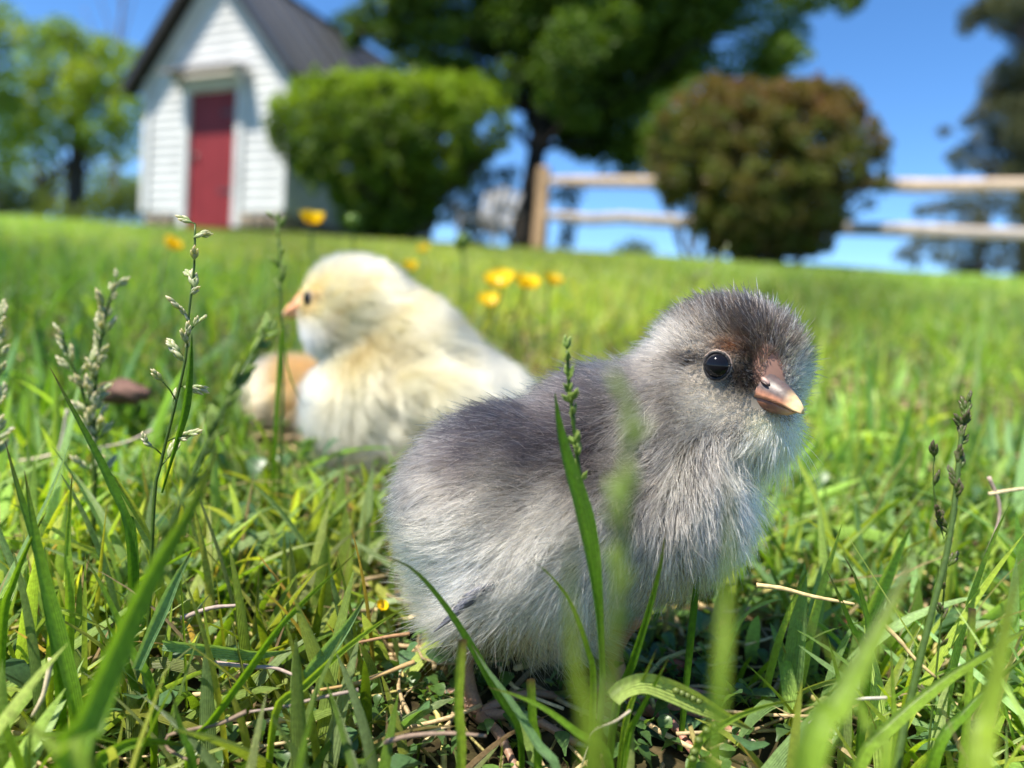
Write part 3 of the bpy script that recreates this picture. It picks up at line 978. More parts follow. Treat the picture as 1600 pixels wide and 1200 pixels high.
class Chick:
    """Local axes: x right, y down, z away, in photograph pixels at depth Y0."""
    def __init__(s, name, label, Y0, ells, base_px, seed, step=9):
        s.Y0, s.s, s.f = Y0, Y0 / FPX, make_sdf(ells)
        s.r = np.random.default_rng(seed)
        g = P(base_px[0], base_px[1], Y0)
        g[2] = gz(g[0], g[1])
        s.base = g
        s.root = thing(name, label, 'chick', g, 'chicks out on the lawn')
        lo = np.min([np.asarray(e[0]) - max(e[1]) for e in ells], axis=0) - 25
        hi = np.max([np.asarray(e[0]) + max(e[1]) for e in ells], axis=0) + 25
        s.v, s.q = surface_nets(s.f, lo, hi, step)

    def world(s, q):
        q = np.asarray(q, float)
        c = np.stack([(q[..., 0] - 800) * s.s, s.Y0 + q[..., 2] * s.s, (600 - q[..., 1]) * s.s], -1)
        return c @ R.T

    def loc(s, q): return s.world(q) - s.base

    def L(s, px, py, cz):
        k = 1 + cz / FPX
        return np.array([800 + (px - 800) * k, 600 + (py - 600) * k, cz])

    def normal(s, p):
        e = 2.0
        g = np.stack([s.f(p + np.eye(3)[i] * e) - s.f(p - np.eye(3)[i] * e) for i in range(3)], -1)
        return unit(g)

    def surf(s, px, py):
        """Where the sight line through a photograph pixel meets the body."""
        cz = -300.0
        for _ in range(200):
            d = float(s.f(s.L(px, py, cz)))
            if d < .3: break
            cz += max(d * .7, .3)
        return s.L(px, py, cz)

    def body(s, colfn):
        col = colfn(s.v)
        o = obj('body', np_mesh('body', s.loc(s.v), s.q, col), M_SKIN, s.root)
        return o

    def down(s, N, lenfn, combfn, liftfn, colfn, rad, clump=.45, clump_div=28, jitter=.18, npt=6, keep=None, name='down', curl_sd=.10):
        r = s.r
        q = s.q
        tri = np.concatenate([q[:, [0, 1, 2]], q[:, [0, 2, 3]]])
        a, b, c = s.v[tri[:, 0]], s.v[tri[:, 1]], s.v[tri[:, 2]]
        ar = np.linalg.norm(np.cross(b - a, c - a), axis=1)
        k = r.choice(len(tri), N, p=ar / ar.sum())
        u, w = r.uniform(0, 1, N), r.uniform(0, 1, N)
        fl = u + w > 1
        u[fl], w[fl] = 1 - u[fl], 1 - w[fl]
        p = a[k] + (b - a)[k] * u[:, None] + (c - a)[k] * w[:, None]
        if keep is not None: p = p[keep(p)]
        N = len(p)
        n = s.normal(p)
        cmb = combfn(p, n)
        cmb = unit(cmb - n * np.sum(cmb * n, -1, keepdims=True))
        # cowlicks: slow swirl of the comb direction
        sw = .35 * np.sin(p[:, 0] / 37 + 2) * np.cos(p[:, 1] / 29) + .25 * np.sin(p[:, 1] / 17 + p[:, 2] / 21 + p[:, 0] / 23)
        side = np.cross(n, cmb)
        cmb = unit(cmb + side * sw[:, None])
        lift = liftfn(p, n) + r.normal(0, .12, N)
        d0 = unit(cmb * np.cos(lift)[:, None] + n * np.sin(lift)[:, None] + r.normal(0, jitter, (N, 3)))
        ln = lenfn(p) * r.uniform(.6, 1.2, N)
        ncl = max(N // clump_div, 4)
        ci = r.choice(N, ncl, replace=False)
        kd = KDTree(ncl)
        for i, j in enumerate(ci): kd.insert(p[j], i)
        kd.balance()
        near = np.array([kd.find(x)[1] for x in p])
        root_c = p[ci][near]; dir_c = d0[ci][near]; len_c = ln[ci][near]
        t = np.linspace(0, 1, npt)[None, :, None]
        curl = r.normal(0, curl_sd, (N, 1, 3))
        bend = unit(cmb + np.array([0, .25, 0]))[:, None]
        path = p[:, None] + d0[:, None] * ln[:, None, None] * t + (bend * .30 + curl) * ln[:, None, None] * t ** 2
        tip = root_c[:, None] + dir_c[:, None] * (ln * .9)[:, None, None] * t + bend * .3 * ln[:, None, None] * t ** 2
        cw = (clump * r.uniform(.3, 1.2, N))[:, None, None] * t ** 1.3
        path = path * (1 - cw) + tip * cw
        path[:, 0] -= n * 3
        col = colfn(p, r)
        W = s.loc(path.reshape(-1, 3)).astype(np.float32)
        hc = bpy.data.hair_curves.new(name)
        hc.add_curves([npt] * N)
        hc.attributes['position'].data.foreach_set('vector', W.ravel())
        rd = (np.array([1, 1, .95, .85, .6, .15]) if npt == 6 else np.linspace(1, .15, npt))
        rr = (rad * r.uniform(.7, 1.25, N))[:, None] * rd[None]
        at = hc.attributes.get('radius') or hc.attributes.new('radius', 'FLOAT', 'POINT')
        at.data.foreach_set('value', rr.astype(np.float32).ravel())
        ca = hc.attributes.new('col', 'FLOAT_COLOR', 'CURVE')
        c4 = np.ones((N, 4), np.float32); c4[:, :3] = np.clip(col, 0.002, .95)
        ca.data.foreach_set('color', c4.ravel())
        o = bpy.data.objects.new(name, hc)
        hc.materials.append(M_HAIR)
        COL.objects.link(o)
        o.parent = s.root
        o['kind'] = 'stuff'
        return o

    def eye(s, px, py, rp, ring, facing, depth=.35, ring_dark=(.012, .010, .010), ring_light=(.27, .205, .17)):
        p = s.surf(px, py)
        n = unit(np.asarray(facing, float))
        c = p - n * rp * depth
        mb = MB()
        add_ball(mb, s.loc(c), (rp * s.s,) * 3, col=(.006, .006, .008), nu=28, nv=18)
        e = obj('eye', mb.mesh('eye'), M_EYE, s.root)
        a = unit(np.cross(n, [0, 1., 0])); b = np.cross(n, a)
        th = np.linspace(0, 2 * np.pi, 56)
        mb = MB()
        for rr, off, tr, cc in ((ring * 1.0, rp * .40, rp * .12, ring_dark), (ring * 1.13, rp * .24, rp * .085, ring_light)):
            wob = 1 + .02 * np.sin(th * 3 + 1)
            pts = c + n * off + (np.cos(th) * rr * .94 * wob)[:, None] * a + (np.sin(th) * rr * 1.06 * wob)[:, None] * b
            add_tube(mb, s.loc(pts), tr * s.s * (1 + .22 * np.sin(th * 21) + .12 * np.sin(th * 13 + 1)), 7, cc)
        obj('eyelid', mb.mesh('eyelid'), M_LEG, e)
        return c, n

    def beak(s, O, F, Rv, k, colfn_u, colfn_l):
        """O base point, F forward, Rv lateral; k scale in px."""
        F = unit(F); Rv = unit(np.asarray(Rv) - F * np.dot(Rv, F)); U = np.cross(F, Rv)
        if U[1] > 0: U = -U

        def loft(secs, up):
            mb = MB()
            m = 13
            th = np.linspace(-np.pi / 2, np.pi / 2, m)
            V, C = [], []
            secs = spline(np.array(secs, float), 22)
            for f, rid, edg, w in secs:
                w = max(w, .6)
                lat = w * np.sin(th)
                hh = edg + (rid - edg) * np.abs(np.cos(th)) ** (1.25 if up else .8)
                for l, h in zip(lat, hh):
                    V.append(O + (F * f + Rv * l + U * h) * k)
                    C.append((colfn_u if up else colfn_l)(f, h - edg, abs(l) / w))
                V.append(O + (F * f + U * edg) * k); C.append((colfn_u if up else colfn_l)(f, 0, 0))
            m1 = m + 1
            nS = len(secs)
            f = [[i * m1 + j, i * m1 + (j + 1) % m1, (i + 1) * m1 + (j + 1) % m1, (i + 1) * m1 + j] for i in range(nS - 1) for j in range(m1)]
            mb.add(s.loc(np.array(V)), f, np.array(C))
            mb.f3.append(np.array([[(nS - 1) * m1 + j, (nS - 1) * m1 + j + 1, (nS - 1) * m1 + m] for j in range(m - 1)]))
            return mb
        up = loft([(-28, 70, -1, 42), (-10, 61, 0, 37), (6, 51, 1, 31), (24, 36, 1, 25), (46, 25, -3, 20), (61, 14, -7, 15), (71, 5, -11, 10), (78, -4, -13, 5)], True)
        bo = obj('upper_beak', up.mesh('upper_beak'), M_HORN, s.root)
        lo = loft([(-28, -15, 4, 38), (-5, -17, 4, 33), (15, -21, 3, 26), (35, -21, 0, 19), (54, -20, -8, 12), (64, -15, -12, 6), (68, -14, -13, 2)], False)
        obj('lower_beak', lo.mesh('lower_beak'), M_HORN, s.root)
        for sd in (1, -1):
            mb = MB()
            c = O + (F * 20 + Rv * sd * 18 + U * 27) * k
            axn = [unit(F - U * .35), U, Rv]
            add_ball(mb, s.loc(c), np.array([10, 5, 4]) * k * s.s, [R @ np.array([a_[0], a_[2], -a_[1]]) for a_ in axn], (.30, .20, .17), 14, 8)
            c2 = O + (F * 22 + Rv * sd * 21.5 + U * 24) * k
            add_ball(mb, s.loc(c2), np.array([8, 2.4, 2.5]) * k * s.s, [R @ np.array([a_[0], a_[2], -a_[1]]) for a_ in axn], (.05, .03, .025), 12, 6)
            obj('nostril', mb.mesh('nostril'), M_HORN, bo)

    def leg(s, hip, ankle, fwd, k, col, rad=12):
        """hip, ankle in local px; ankle is put on the ground, toes spread along fwd."""
        a = s.world(np.asarray(ankle, float))
        a[2] = gz(a[0], a[1]) + .0022 * k
        h = s.world(np.asarray(hip, float))
        mid = (a + h) / 2 + np.array([fwd[0], fwd[1], 0]) * -.004 * k
        mb = MB()
        ra = rad * s.s
        add_tube(mb, spline([h, mid, a], 12) - s.base, ra * (.85 + 1.5 * np.linspace(1, 0, 12) ** 2.5) * (1 + .05 * np.sin(np.linspace(0, 22, 12))), 10, col)
        lg = obj('leg', mb.mesh('leg'), M_LEG, s.root)
        fw = unit(np.array([fwd[0], fwd[1], 0]))
        for ang, ln in ((0, 1), (.62, .82), (-.62, .82), (math.pi, .5)):
            ca, sa = math.cos(ang), math.sin(ang)
            d = np.array([fw[0] * ca - fw[1] * sa, fw[0] * sa + fw[1] * ca, 0])
            e = a + d * .019 * k * ln
            e[2] = gz(e[0], e[1]) + .0012 * k
            m1 = (a + e) / 2 + np.array([0, 0, .0022 * k])
            p = spline([a, m1, e], 12)
            wob = 1 + .10 * np.sin(np.linspace(0, 15, 12))
            mb = MB()
            add_tube(mb, p - s.base, np.linspace(ra * .78, ra * .42, 12) * wob, 8, col)
            to = obj('toe', mb.mesh('toe'), M_LEG, lg)
            c2 = e + d * .0035 * k - np.array([0, 0, .0008 * k])
            mb = MB()
            add_tube(mb, spline([e, (e + c2) / 2 + np.array([0, 0, .0003]), c2], 6) - s.base, np.linspace(ra * .36, ra * .05, 6), 6, (.45, .36, .28))
            obj('claw', mb.mesh('claw'), M_HORN, to)


# ---- the grey chick
gc = Chick('grey_chick', 'grey and white fluffy chick standing close up, dark crown turned to the camera', 0.134, [
    ((862, 798, 20), (224, 156, 158), 1),
    ((775, 806, 15), (114, 128, 136), 50),
    ((842, 872, -46), (116, 68, 86), 40),
    ((1044, 776, -8), (102, 110, 106), 60),
    ((948, 660, 18), (92, 72, 92), 50),
    ((1052, 676, 12), (96, 112, 100), 60),
    ((1136, 578, 4), (113, 102, 95), 40),
    ((1165, 615, -40), (50, 46, 44), 30),
    ((1150, 662, -20), (76, 54, 66), 35),
    ((850, 828, -108), (150, 60, 46), 24, -.62),
], (900, 1127), 3, step=8)
HC = np.array([1136., 578., 4.])
FWD = unit(np.array([math.cos(.93), .16, -math.sin(.93)]))
BK_O = np.array([1163., 618., -66.])


def gc_comb(p, n):
    head = sstep(700, 640, p[:, 1]) * sstep(1000, 1060, p[:, 0])
    away = unit(p - (BK_O + FWD * 30))
    bodyd = np.stack([-1.0 * np.ones(len(p)), .45 + .55 * sstep(850, 980, p[:, 1]) - .1 * (p[:, 0] < 800), .15 + 0 * p[:, 0]], -1)
    br = sstep(960, 1060, p[:, 0]) * sstep(640, 720, p[:, 1])
    bodyd = bodyd * (1 - br[:, None]) + np.array([-.15, 1., -.1]) * br[:, None]
    vent = sstep(110, 40, np.abs(p[:, 0] - 840)) * sstep(880, 930, p[:, 1])
    bodyd = bodyd * (1 - vent[:, None]) + np.array([.25, 1., -.2]) * vent[:, None]
    return unit(bodyd) * (1 - head[:, None]) + away * head[:, None]


def gc_head(p): return sstep(690, 640, p[:, 1]) * sstep(980, 1060, p[:, 0])


def gc_len(p):
    h = gc_head(p)
    l = 46 * (1 - h) + 34 * h
    db = np.linalg.norm(p - BK_O, axis=1)
    l = l * (.16 + .84 * sstep(38, 110, db))
    de = np.linalg.norm(p - gc_eye, axis=1)
    l = l * (.25 + .75 * sstep(26, 62, de))
    l = l + 34 * sstep(870, 940, p[:, 1]) * sstep(980, 860, p[:, 0])
    chin = sstep(640, 690, p[:, 1]) * sstep(1110, 1160, p[:, 0]) * sstep(30, 80, db)
    return l + 18 * chin


def gc_lift(p, n):
    h = gc_head(p)
    return .50 * (1 - h) + .78 * h


def gc_col(p, r=None):
    N = len(p)
    x, y, z = p.T
    nz = .5 * np.sin(x / 31 + 1.2) * np.sin(y / 23 + z / 37) + .5 * np.sin(x / 13 + y / 17 + z / 15)
    light = np.array((.62, .55, .43)); mid = np.array((.23, .20, .168)); dark = np.array((.040, .033, .033)); crown = np.array((.022, .0155, .011))
    cream = np.array((.94, .86, .58))
    # flank lightens downwards from the dark back
    back = sstep(795, 690, y + nz * 26 + 35 * sstep(760, 640, x))
    c = mixc(light, mid, sstep(840, 740, y + nz * 30) * .8)
    c = mixc(mid, c, sstep(0, 1, 1 - .35 * (nz > .2)))
    rump = sstep(740, 650, x) * sstep(880, 760, y)
    c = c * (1 - .68 * rump[:, None])
    c = c * (1 - back[:, None]) + dark * back[:, None]
    wing = np.exp(-(((x - 775) / 50) ** 2 + ((y - 925) / 22) ** 2))
    c = c * (1 - .75 * wing[:, None]) + np.array((.03, .032, .045)) * .75 * wing[:, None]
    # neck and breast
    nk = sstep(930, 1010, x)
    nc = mixc(mid * .9, light * .62, sstep(-.1, .8, nz))
    nc = mixc(nc, light, sstep(1080, 1150, x) * .5 * sstep(650, 700, y))
    c = c * (1 - nk[:, None]) + nc * nk[:, None]
    bt = nk * sstep(650, 590, y) * sstep(1080, 1000, x)
    c = c * (1 - bt[:, None]) + np.array((.09, .08, .076)) * bt[:, None]
    # head
    d = (p - HC) / 110.
    hd = gc_head(p)
    crown_m = sstep(.10, .55, -d[:, 1] + .10 * nz + .28 * d[:, 0])
    hc = mixc(np.array((.29, .252, .21)), crown, crown_m)
    cheek = np.exp(-(((x - 1085) / 55) ** 2 + ((y - 640) / 42) ** 2))
    hc = mixc(hc, (.60, .535, .43), cheek * .8)
    fore = np.exp(-(((x - 1160) / 46) ** 2 + ((y - 548) / 38) ** 2)) * (z < 10)
    hc = mixc(hc, (.034, .026, .021), np.clip(fore * 1.2, 0, 1))
    lore = np.exp(-(((x - 1136) / 36) ** 2 + ((y - 590) / 30) ** 2)) * (z < 0)
    hc = mixc(hc, (.022, .017, .014), np.clip(lore * 1.3, 0, 1))
    brow = np.exp(-(((x - 1112) / 22) ** 2 + ((y - 545) / 13) ** 2)) * (z < 0)
    hc = mixc(hc, (.12, .045, .015), brow * .8)
    stripe = np.exp(-(((x - 1055) / 36) ** 2 + ((y - 565 - (1055 - x) * .25) / 12) ** 2))
    hc = mixc(hc, (.035, .03, .027), np.clip(stripe * 1.1, 0, 1))
    ear = np.exp(-(((x - 1035) / 14) ** 2 + ((y - 625) / 50) ** 2))
    hc = mixc(hc, (.05, .043, .04), ear * .85)
    c = c * (1 - hd[:, None]) + hc * hd[:, None]
    chin = sstep(640, 668, y + .25 * (1180 - x)) * sstep(1125, 1165, x) * sstep(760, 700, y)
    c = mixc(c, cream, chin * .95)
    if r is not None:
        c = c * np.exp(r.normal(-.14, .60, (N, 1)))
        w = (r.uniform(0, 1, N) < .15)
        c[w] = c[w] * .35 + np.array((.70, .63, .52)) * .65  # random pale strands: glints painted into the down colour
    return c


gc_eye = gc.surf(1120, 571)
def gc_skin(p):
    q = p - BK_O
    d = np.linalg.norm((q - FWD * 18 - np.array([0, -44, 0])) * np.array([1.3, 1, 1]), axis=1)
    return np.clip(mixc(gc_col(p) * .8, (.26, .15, .115), sstep(40, 26, d)), 0, 1)


gc.body(gc_skin)
gc_eye, _n = gc.eye(1120, 571, 19.8, 18.4, (-.36, -.05, -.93), depth=.35)


def keep_face(p):
    de = np.linalg.norm(p - gc_eye, axis=1)
    q = p - BK_O
    f = q @ FWD
    pad = np.linalg.norm(q - f[:, None] * FWD, axis=1)
    U_ = -np.cross(FWD, (-math.sin(.93), 0, -math.cos(.93)))
    up = -(q @ U_) if U_[1] > 0 else q @ U_
    lat = np.abs(q @ np.array([-math.sin(.93), 0, -math.cos(.93)]))
    return (de > 21.5) & ~((f > -12) & (lat < 30 - .45 * np.maximum(up, 0)) & (up > -12) & (up < 40)) & ~((f > -30) & (up >= 40) & (up < 62) & (lat < 9 * (64 - up) / 24 + 2))


gc.down(115000, gc_len, gc_comb, gc_lift, gc_col, 0.000058, keep=keep_face, clump=.5, jitter=.34, clump_div=11, curl_sd=.2)


def bk_up(f, h, l):
    a = np.array((.40, .23, .17)); horn = np.array((.085, .062, .058)); org = np.array((.42, .185, .10)); tip = np.array((.74, .52, .27))
    t = sstep(8, 17, np.array([f]))[0] if h > 8 else 1.0
    c = a * (1 - t) + horn * t
    e = sstep(13, 4, np.array([h]))[0] * (1 if f > -30 else 0)
    c = c * (1 - e) + org * e
    t2 = sstep(50, 72, np.array([f]))[0]
    return c * (1 - t2) + tip * t2


def bk_lo(f, h, l):
    t = sstep(40, 62, np.array([f]))[0]
    return np.array((.20, .085, .05)) * (1 - t) + np.array((.55, .33, .18)) * t


gc.beak(BK_O, FWD, (-math.sin(.93), 0, -math.cos(.93)), .95, bk_up, bk_lo)
# sprouting wing quills
for k in range(7):
    p0 = gc.surf(790 - k * 5, 905 + k * 3)
    e0 = p0 + np.array([-58 - k * 2, 20 + k * 5, -6.])
    pth = spline(np.array([p0 + [0, 0, 4], (p0 + e0) / 2 + [0, -4, -12 - k], e0 + [0, 0, -8 - k]]), 10)
    mb = MB()
    rad_ = np.array([.5, .8, 1, 1, 1, .95, .85, .7, .5, .15]) * 4.2 * gc.s
    add_tube(mb, gc.loc(pth), rad_, 6, (.05, .052, .068) if k % 2 else (.12, .12, .135))
    obj('wing_quill', mb.mesh('wing_quill'), M_HORN, gc.root)
gc.leg(gc.L(760, 960, 0), gc.L(748, 1100, 0), (.8, -.35), 1.0, (.30, .18, .12), 13)
gc.leg(gc.L(985, 950, 20), gc.L(995, 1105, 20), (.85, -.4), 1.0, (.36, .17, .12), 13)

# ---- the yellow chick
yc = Chick('yellow_chick', 'pale yellow fluffy chick looking away past the grass behind the grey chick', 0.268, [
    ((702, 632, 10), (160, 88, 100), 1, .42),
    ((578, 630, -10), (80, 98, 88), 50),
    ((664, 578, 6), (66, 48, 66), 50),
    ((630, 690, 0), (95, 72, 88), 40),
    ((624, 538, 0), (76, 80, 76), 50),
    ((556, 488, 0), (86, 75, 76), 22),
    ((715, 628, -88), (92, 42, 30), 14, .38),
], (610, 735), 5, step=8)
YF = unit(np.array([-math.cos(.42), .10, math.sin(.42)]))
YB = yc.L(473, 484, -6)
yc_eye = yc.surf(481, 466)


def yc_head(p): return sstep(590, 540, p[:, 1]) * sstep(680, 620, p[:, 0])


def yc_comb(p, n):
    h = yc_head(p)
    b = np.stack([.9 + 0 * p[:, 0], .6 + 0 * p[:, 0], 0 * p[:, 0]], -1)
    br = sstep(640, 560, p[:, 0]) * sstep(540, 600, p[:, 1])
    b = b * (1 - br[:, None]) + np.array([.15, 1, -.1]) * br[:, None]
    return unit(b) * (1 - h[:, None]) + unit(p - YB) * h[:, None]


def yc_len(p):
    db = np.linalg.norm(p - YB, axis=1)
    de = np.linalg.norm(p - yc_eye, axis=1)
    h = yc_head(p)
    return (38 * (1 - h) + 26 * h) * (.25 + .75 * sstep(14, 60, db)) * (.3 + .7 * sstep(10, 34, de))


def yc_col(p, r=None):
    x, y, z = p.T
    nz = .5 * np.sin(x / 23 + 1.2) * np.sin(y / 19 + z / 27) + .5 * np.sin(x / 11 + y / 15)
    c = mixc((.87, .73, .39), (.74, .53, .23), sstep(-.1, .7, nz))
    white = np.clip(sstep(560, 480, x) * sstep(520, 570, y) + sstep(690, 760, x) * .8 + sstep(650, 720, y) * .6, 0, 1)
    c = mixc(c, (.86, .76, .50), white)
    chin = np.exp(-(((x - 490) / 34) ** 2 + ((y - 520) / 18) ** 2))
    c = mixc(c, (.85, .83, .76), chin)
    nk = np.exp(-(((x - 620) / 60) ** 2 + ((y - 552) / 26) ** 2))
    c = mixc(c, (.55, .36, .13), nk * .6)  # neck shadow under the head, painted as a tan tone
    ear = np.exp(-(((x - 512) / 14) ** 2 + ((y - 470) / 7) ** 2))
    c = mixc(c, (.30, .22, .15), ear * .7)
    c = c * .76
    if r is not None: c = c * r.uniform(.8, 1.12, (len(p), 1))
    return c


yc.body(lambda p: yc_col(p) * .9)
yc_eye, _n = yc.eye(481, 466, 10, 9.5, (-.75, -.05, -.66), depth=.3, ring_light=(.5, .42, .33))
yc.down(75000, yc_len, yc_comb, lambda p, n: .55 + .2 * yc_head(p), yc_col, 0.00008,
        keep=lambda p: (np.linalg.norm(p - yc_eye, axis=1) > 12) & (np.linalg.norm(p - YB - YF * 12, axis=1) > 17))
yb = lambda f, h, l: np.array((.80, .36, .18)) if f < 60 else np.array((.80, .48, .30))
yc.beak(YB, YF, (-math.sin(.42), 0, -math.cos(.42)), .50, yb, yb)
yc.leg(yc.L(585, 720, 0), yc.L(580, 745, 0), (-.9, .3), .9, (.62, .36, .20), 6)
yc.leg(yc.L(670, 720, 10), yc.L(668, 750, 10), (-.9, .3), .9, (.62, .36, .20), 6)

# ---- the buff chick, mostly hidden
bc = Chick('buff_chick', 'orange-buff chick mostly hidden behind the breast of the yellow chick', 0.322, [
    ((478, 622, 0), (74, 56, 60), 1, .1),
    ((438, 620, -5), (40, 48, 46), 25),
    ((560, 612, 10), (42, 40, 42), 30),
], (470, 676), 6, step=7)
BB = bc.L(606, 622, 10)


def bc_col(p, r=None):
    x, y, z = p.T
    c = mixc((.66, .30, .10), (.70, .48, .25), sstep(450, 405, x))
    st = np.exp(-((x - 448 - (y - 620) * .2) / 10) ** 2)
    c = mixc(c, (.84, .66, .46), st * .5)
    if r is not None: c = c * r.uniform(.8, 1.15, (len(p), 1))
    return c


bc.body(lambda p: bc_col(p) * .85)
bc.eye(585, 600, 7, 6.5, (.5, -.05, -.8), depth=.3)
bc.down(22000, lambda p: 26 + 0 * p[:, 0], lambda p, n: np.stack([-1 + 0 * p[:, 0], .5 + 0 * p[:, 0], 0 * p[:, 0]], -1), lambda p, n: .5 + 0 * p[:, 0], bc_col, 0.0001)
bc.beak(BB, (.9, .35, 0), (0, 0, -1.), .4, yb, yb)
bc.leg(bc.L(470, 660, 0), bc.L(468, 684, 0), (.9, .2), .9, (.62, .36, .20), 6)
bc.leg(bc.L(505, 660, 10), bc.L(505, 684, 10), (.9, .2), .9, (.62, .36, .20), 6)


# ------------------------------------------------------------------ grass
def blades(base, L, w, az, lean, bend, segs, cols, r, fold=.22, three=True, tipcol=None):
    """Tapered, bent, folded blades. All arrays of length n."""
    n = len(base)
    t = np.linspace(0, 1, segs + 1)
    hx, hy = np.cos(az), np.sin(az)
    ang = lean[:, None] + bend[:, None] * t[None]            # angle from the vertical along the blade
    dl = (L / segs)[:, None]
    du = np.sin(ang) * dl
    dz = np.cos(ang) * dl
    u = np.concatenate([np.zeros((n, 1)), np.cumsum(du[:, :-1], 1)], 1)
    z = np.concatenate([np.zeros((n, 1)), np.cumsum(dz[:, :-1], 1)], 1)
    pos = base[:, None] + np.stack([hx[:, None] * u, hy[:, None] * u, z], -1)
    tw = r.normal(0, .5, n)[:, None] + r.normal(0, .5, n)[:, None] * t[None]
    sx = np.stack([-hy[:, None] * np.cos(tw) , hx[:, None] * np.cos(tw), np.sin(tw)], -1)
    T = np.stack([hx[:, None] * np.sin(ang), hy[:, None] * np.sin(ang), np.cos(ang)], -1)
    nr = unit(np.cross(sx, T))
    prof = (.55 + .45 * np.minimum(t / .25, 1)) * (1 - t ** 2.6) ** .8
    ww = (w[:, None] * prof[None])[..., None] * .5
    if three:
        v = np.stack([pos - sx * ww + nr * ww * fold * 2, pos, pos + sx * ww + nr * ww * fold * 2], 2)
        k = 3
    else:
        v = np.stack([pos - sx * ww, pos + sx * ww], 2)
        k = 2
    V = v.reshape(-1, 3)
    b0 = (np.arange(n) * (segs + 1) * k)[:, None, None]
    s = (np.arange(segs) * k)[None, :, None]
    c = np.arange(k - 1)[None, None]
    f = np.stack([b0 + s + c, b0 + s + c + 1, b0 + s + k + c + 1, b0 + s + k + c], -1).reshape(-1, 4)
    tc = t[None, :, None, None]
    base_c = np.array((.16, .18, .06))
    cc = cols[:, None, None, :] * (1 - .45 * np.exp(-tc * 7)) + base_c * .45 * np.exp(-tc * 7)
    if tipcol is not None:
        cc = np.where(tc > .86, cc * .5 + np.array(tipcol) * .5, cc)
    C = np.broadcast_to(cc, (n, segs + 1, k, 3)).reshape(-1, 3)
    al = np.broadcast_to(np.linspace(0, 1, k), (n, segs + 1, k)).reshape(-1, 1)
    return V, f, np.concatenate([C, al], 1)


GREENS = np.array([(.26, .41, .04), (.35, .47, .06), (.16, .32, .03), (.43, .52, .09), (.22, .37, .09), (.35, .46, .16)])
BLUISH = np.array([(.25, .42, .15), (.33, .50, .20), (.30, .48, .10), (.40, .55, .13)])
DRY = np.array([(.55, .45, .25), (.45, .35, .19), (.38, .34, .12)])


def grass_cols(n, r, dry=.06, pal=None):
    pal = GREENS if pal is None else pal
    c = pal[r.integers(0, len(pal), n)] * r.uniform(.75, 1.25, (n, 1))
    m = r.uniform(0, 1, n) < dry
    c[m] = DRY[r.integers(0, 3, m.sum())]
    return c


def wedge(n, y0, y1, r, spread=.92, extra=.08, p=1.0):
    y = (y0 ** (p + 1) + r.uniform(0, 1, n) * (y1 ** (p + 1) - y0 ** (p + 1))) ** (1 / (p + 1))
    x = r.uniform(-1, 1, n) * (spread * y + extra)
    return np.stack([x, y, gz(x, y)], -1)


CHICKS = [(gc, .030, .030), (yc, .030, .028), (bc, .022, .022)]


def lawn(name, n, y0, y1, Lr, wr, lean_sd, bend_m, segs, r, limit=None, three=True, dry=.06, p=1.0, kindlab=None, sink=.002, scale_noise=True, pal=None):
    b = wedge(n, y0, y1, r, p=p)
    if scale_noise:
        x, y = b[:, 0], b[:, 1]
        dn = .5 + .5 * np.sin(x * 31 / (1 + y) + 1.1 * np.sin(y * 19 / (1 + y))) * np.cos(y * 23 / (1 + y) + .7 * np.sin(x * 27))
        b = b[r.uniform(0, 1, n) < .45 + .55 * dn]
    n = len(b)
    L = r.uniform(*Lr, n) * (1 + .25 * r.normal(0, 1, n)).clip(.5, 1.6)
    w = r.uniform(*wr, n)
    az = r.uniform(0, 2 * np.pi, n)
    lean = np.abs(r.normal(0, lean_sd, n))
    bend = r.normal(bend_m, .45, n)
    cols = grass_cols(n, r, dry, pal)
    sc = 1 / (.06 + .22 * b[:, 1])
    pt_ = np.sin(b[:, 0] * sc * 2.1 + 2 * np.sin(b[:, 1] * sc * 1.3)) * np.sin(b[:, 1] * sc * 2.7 + 1.7 * np.sin(b[:, 0] * sc * 1.1 + 1))
    isdry = cols[:, 0] > cols[:, 1]
    w = np.where(isdry, np.minimum(w * .5, .0010 if y1 < .5 else 1), w)
    cols = cols * (1 + .42 * pt_[:, None])
    cols[:, 0] *= 1 + .12 * np.sin(b[:, 0] * sc * 1.3 + 2)
    lush = sstep(.0, -.38, b[:, 0] / np.maximum(b[:, 1], .01)) * sstep(2.2, .6, b[:, 1]) * sstep(.15, .26, b[:, 1])      # a lusher, darker sort of grass on this side
    cols = cols * (1 - np.array([.52, .36, .45]) * lush[:, None])
    L = L * (1 + .25 * lush)
    ok = np.ones(n, bool)
    for ch, rx, ry in CHICKS:
        d = ((b[:, 0] - ch.base[0]) / rx) ** 2 + ((b[:, 1] - ch.base[1]) / ry) ** 2
        ok &= d > 1
    if limit is not None:
        u = np.sin(lean + bend * .5) * L
        tip = b + np.stack([np.cos(az) * u, np.sin(az) * u, np.cos(lean + bend * .4) * L], -1)
        mid = b * .45 + tip * .55 + np.array([0, 0, 1]) * L[:, None] * .06
        for q in (tip, mid):
            px, py, d = to_px(q)
            ok &= (d > .055) & (py > limit(px, d))
    sel = ok
    b = b[sel]; b[:, 2] -= sink
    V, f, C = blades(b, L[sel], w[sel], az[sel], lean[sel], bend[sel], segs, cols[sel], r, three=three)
    return V, f, C


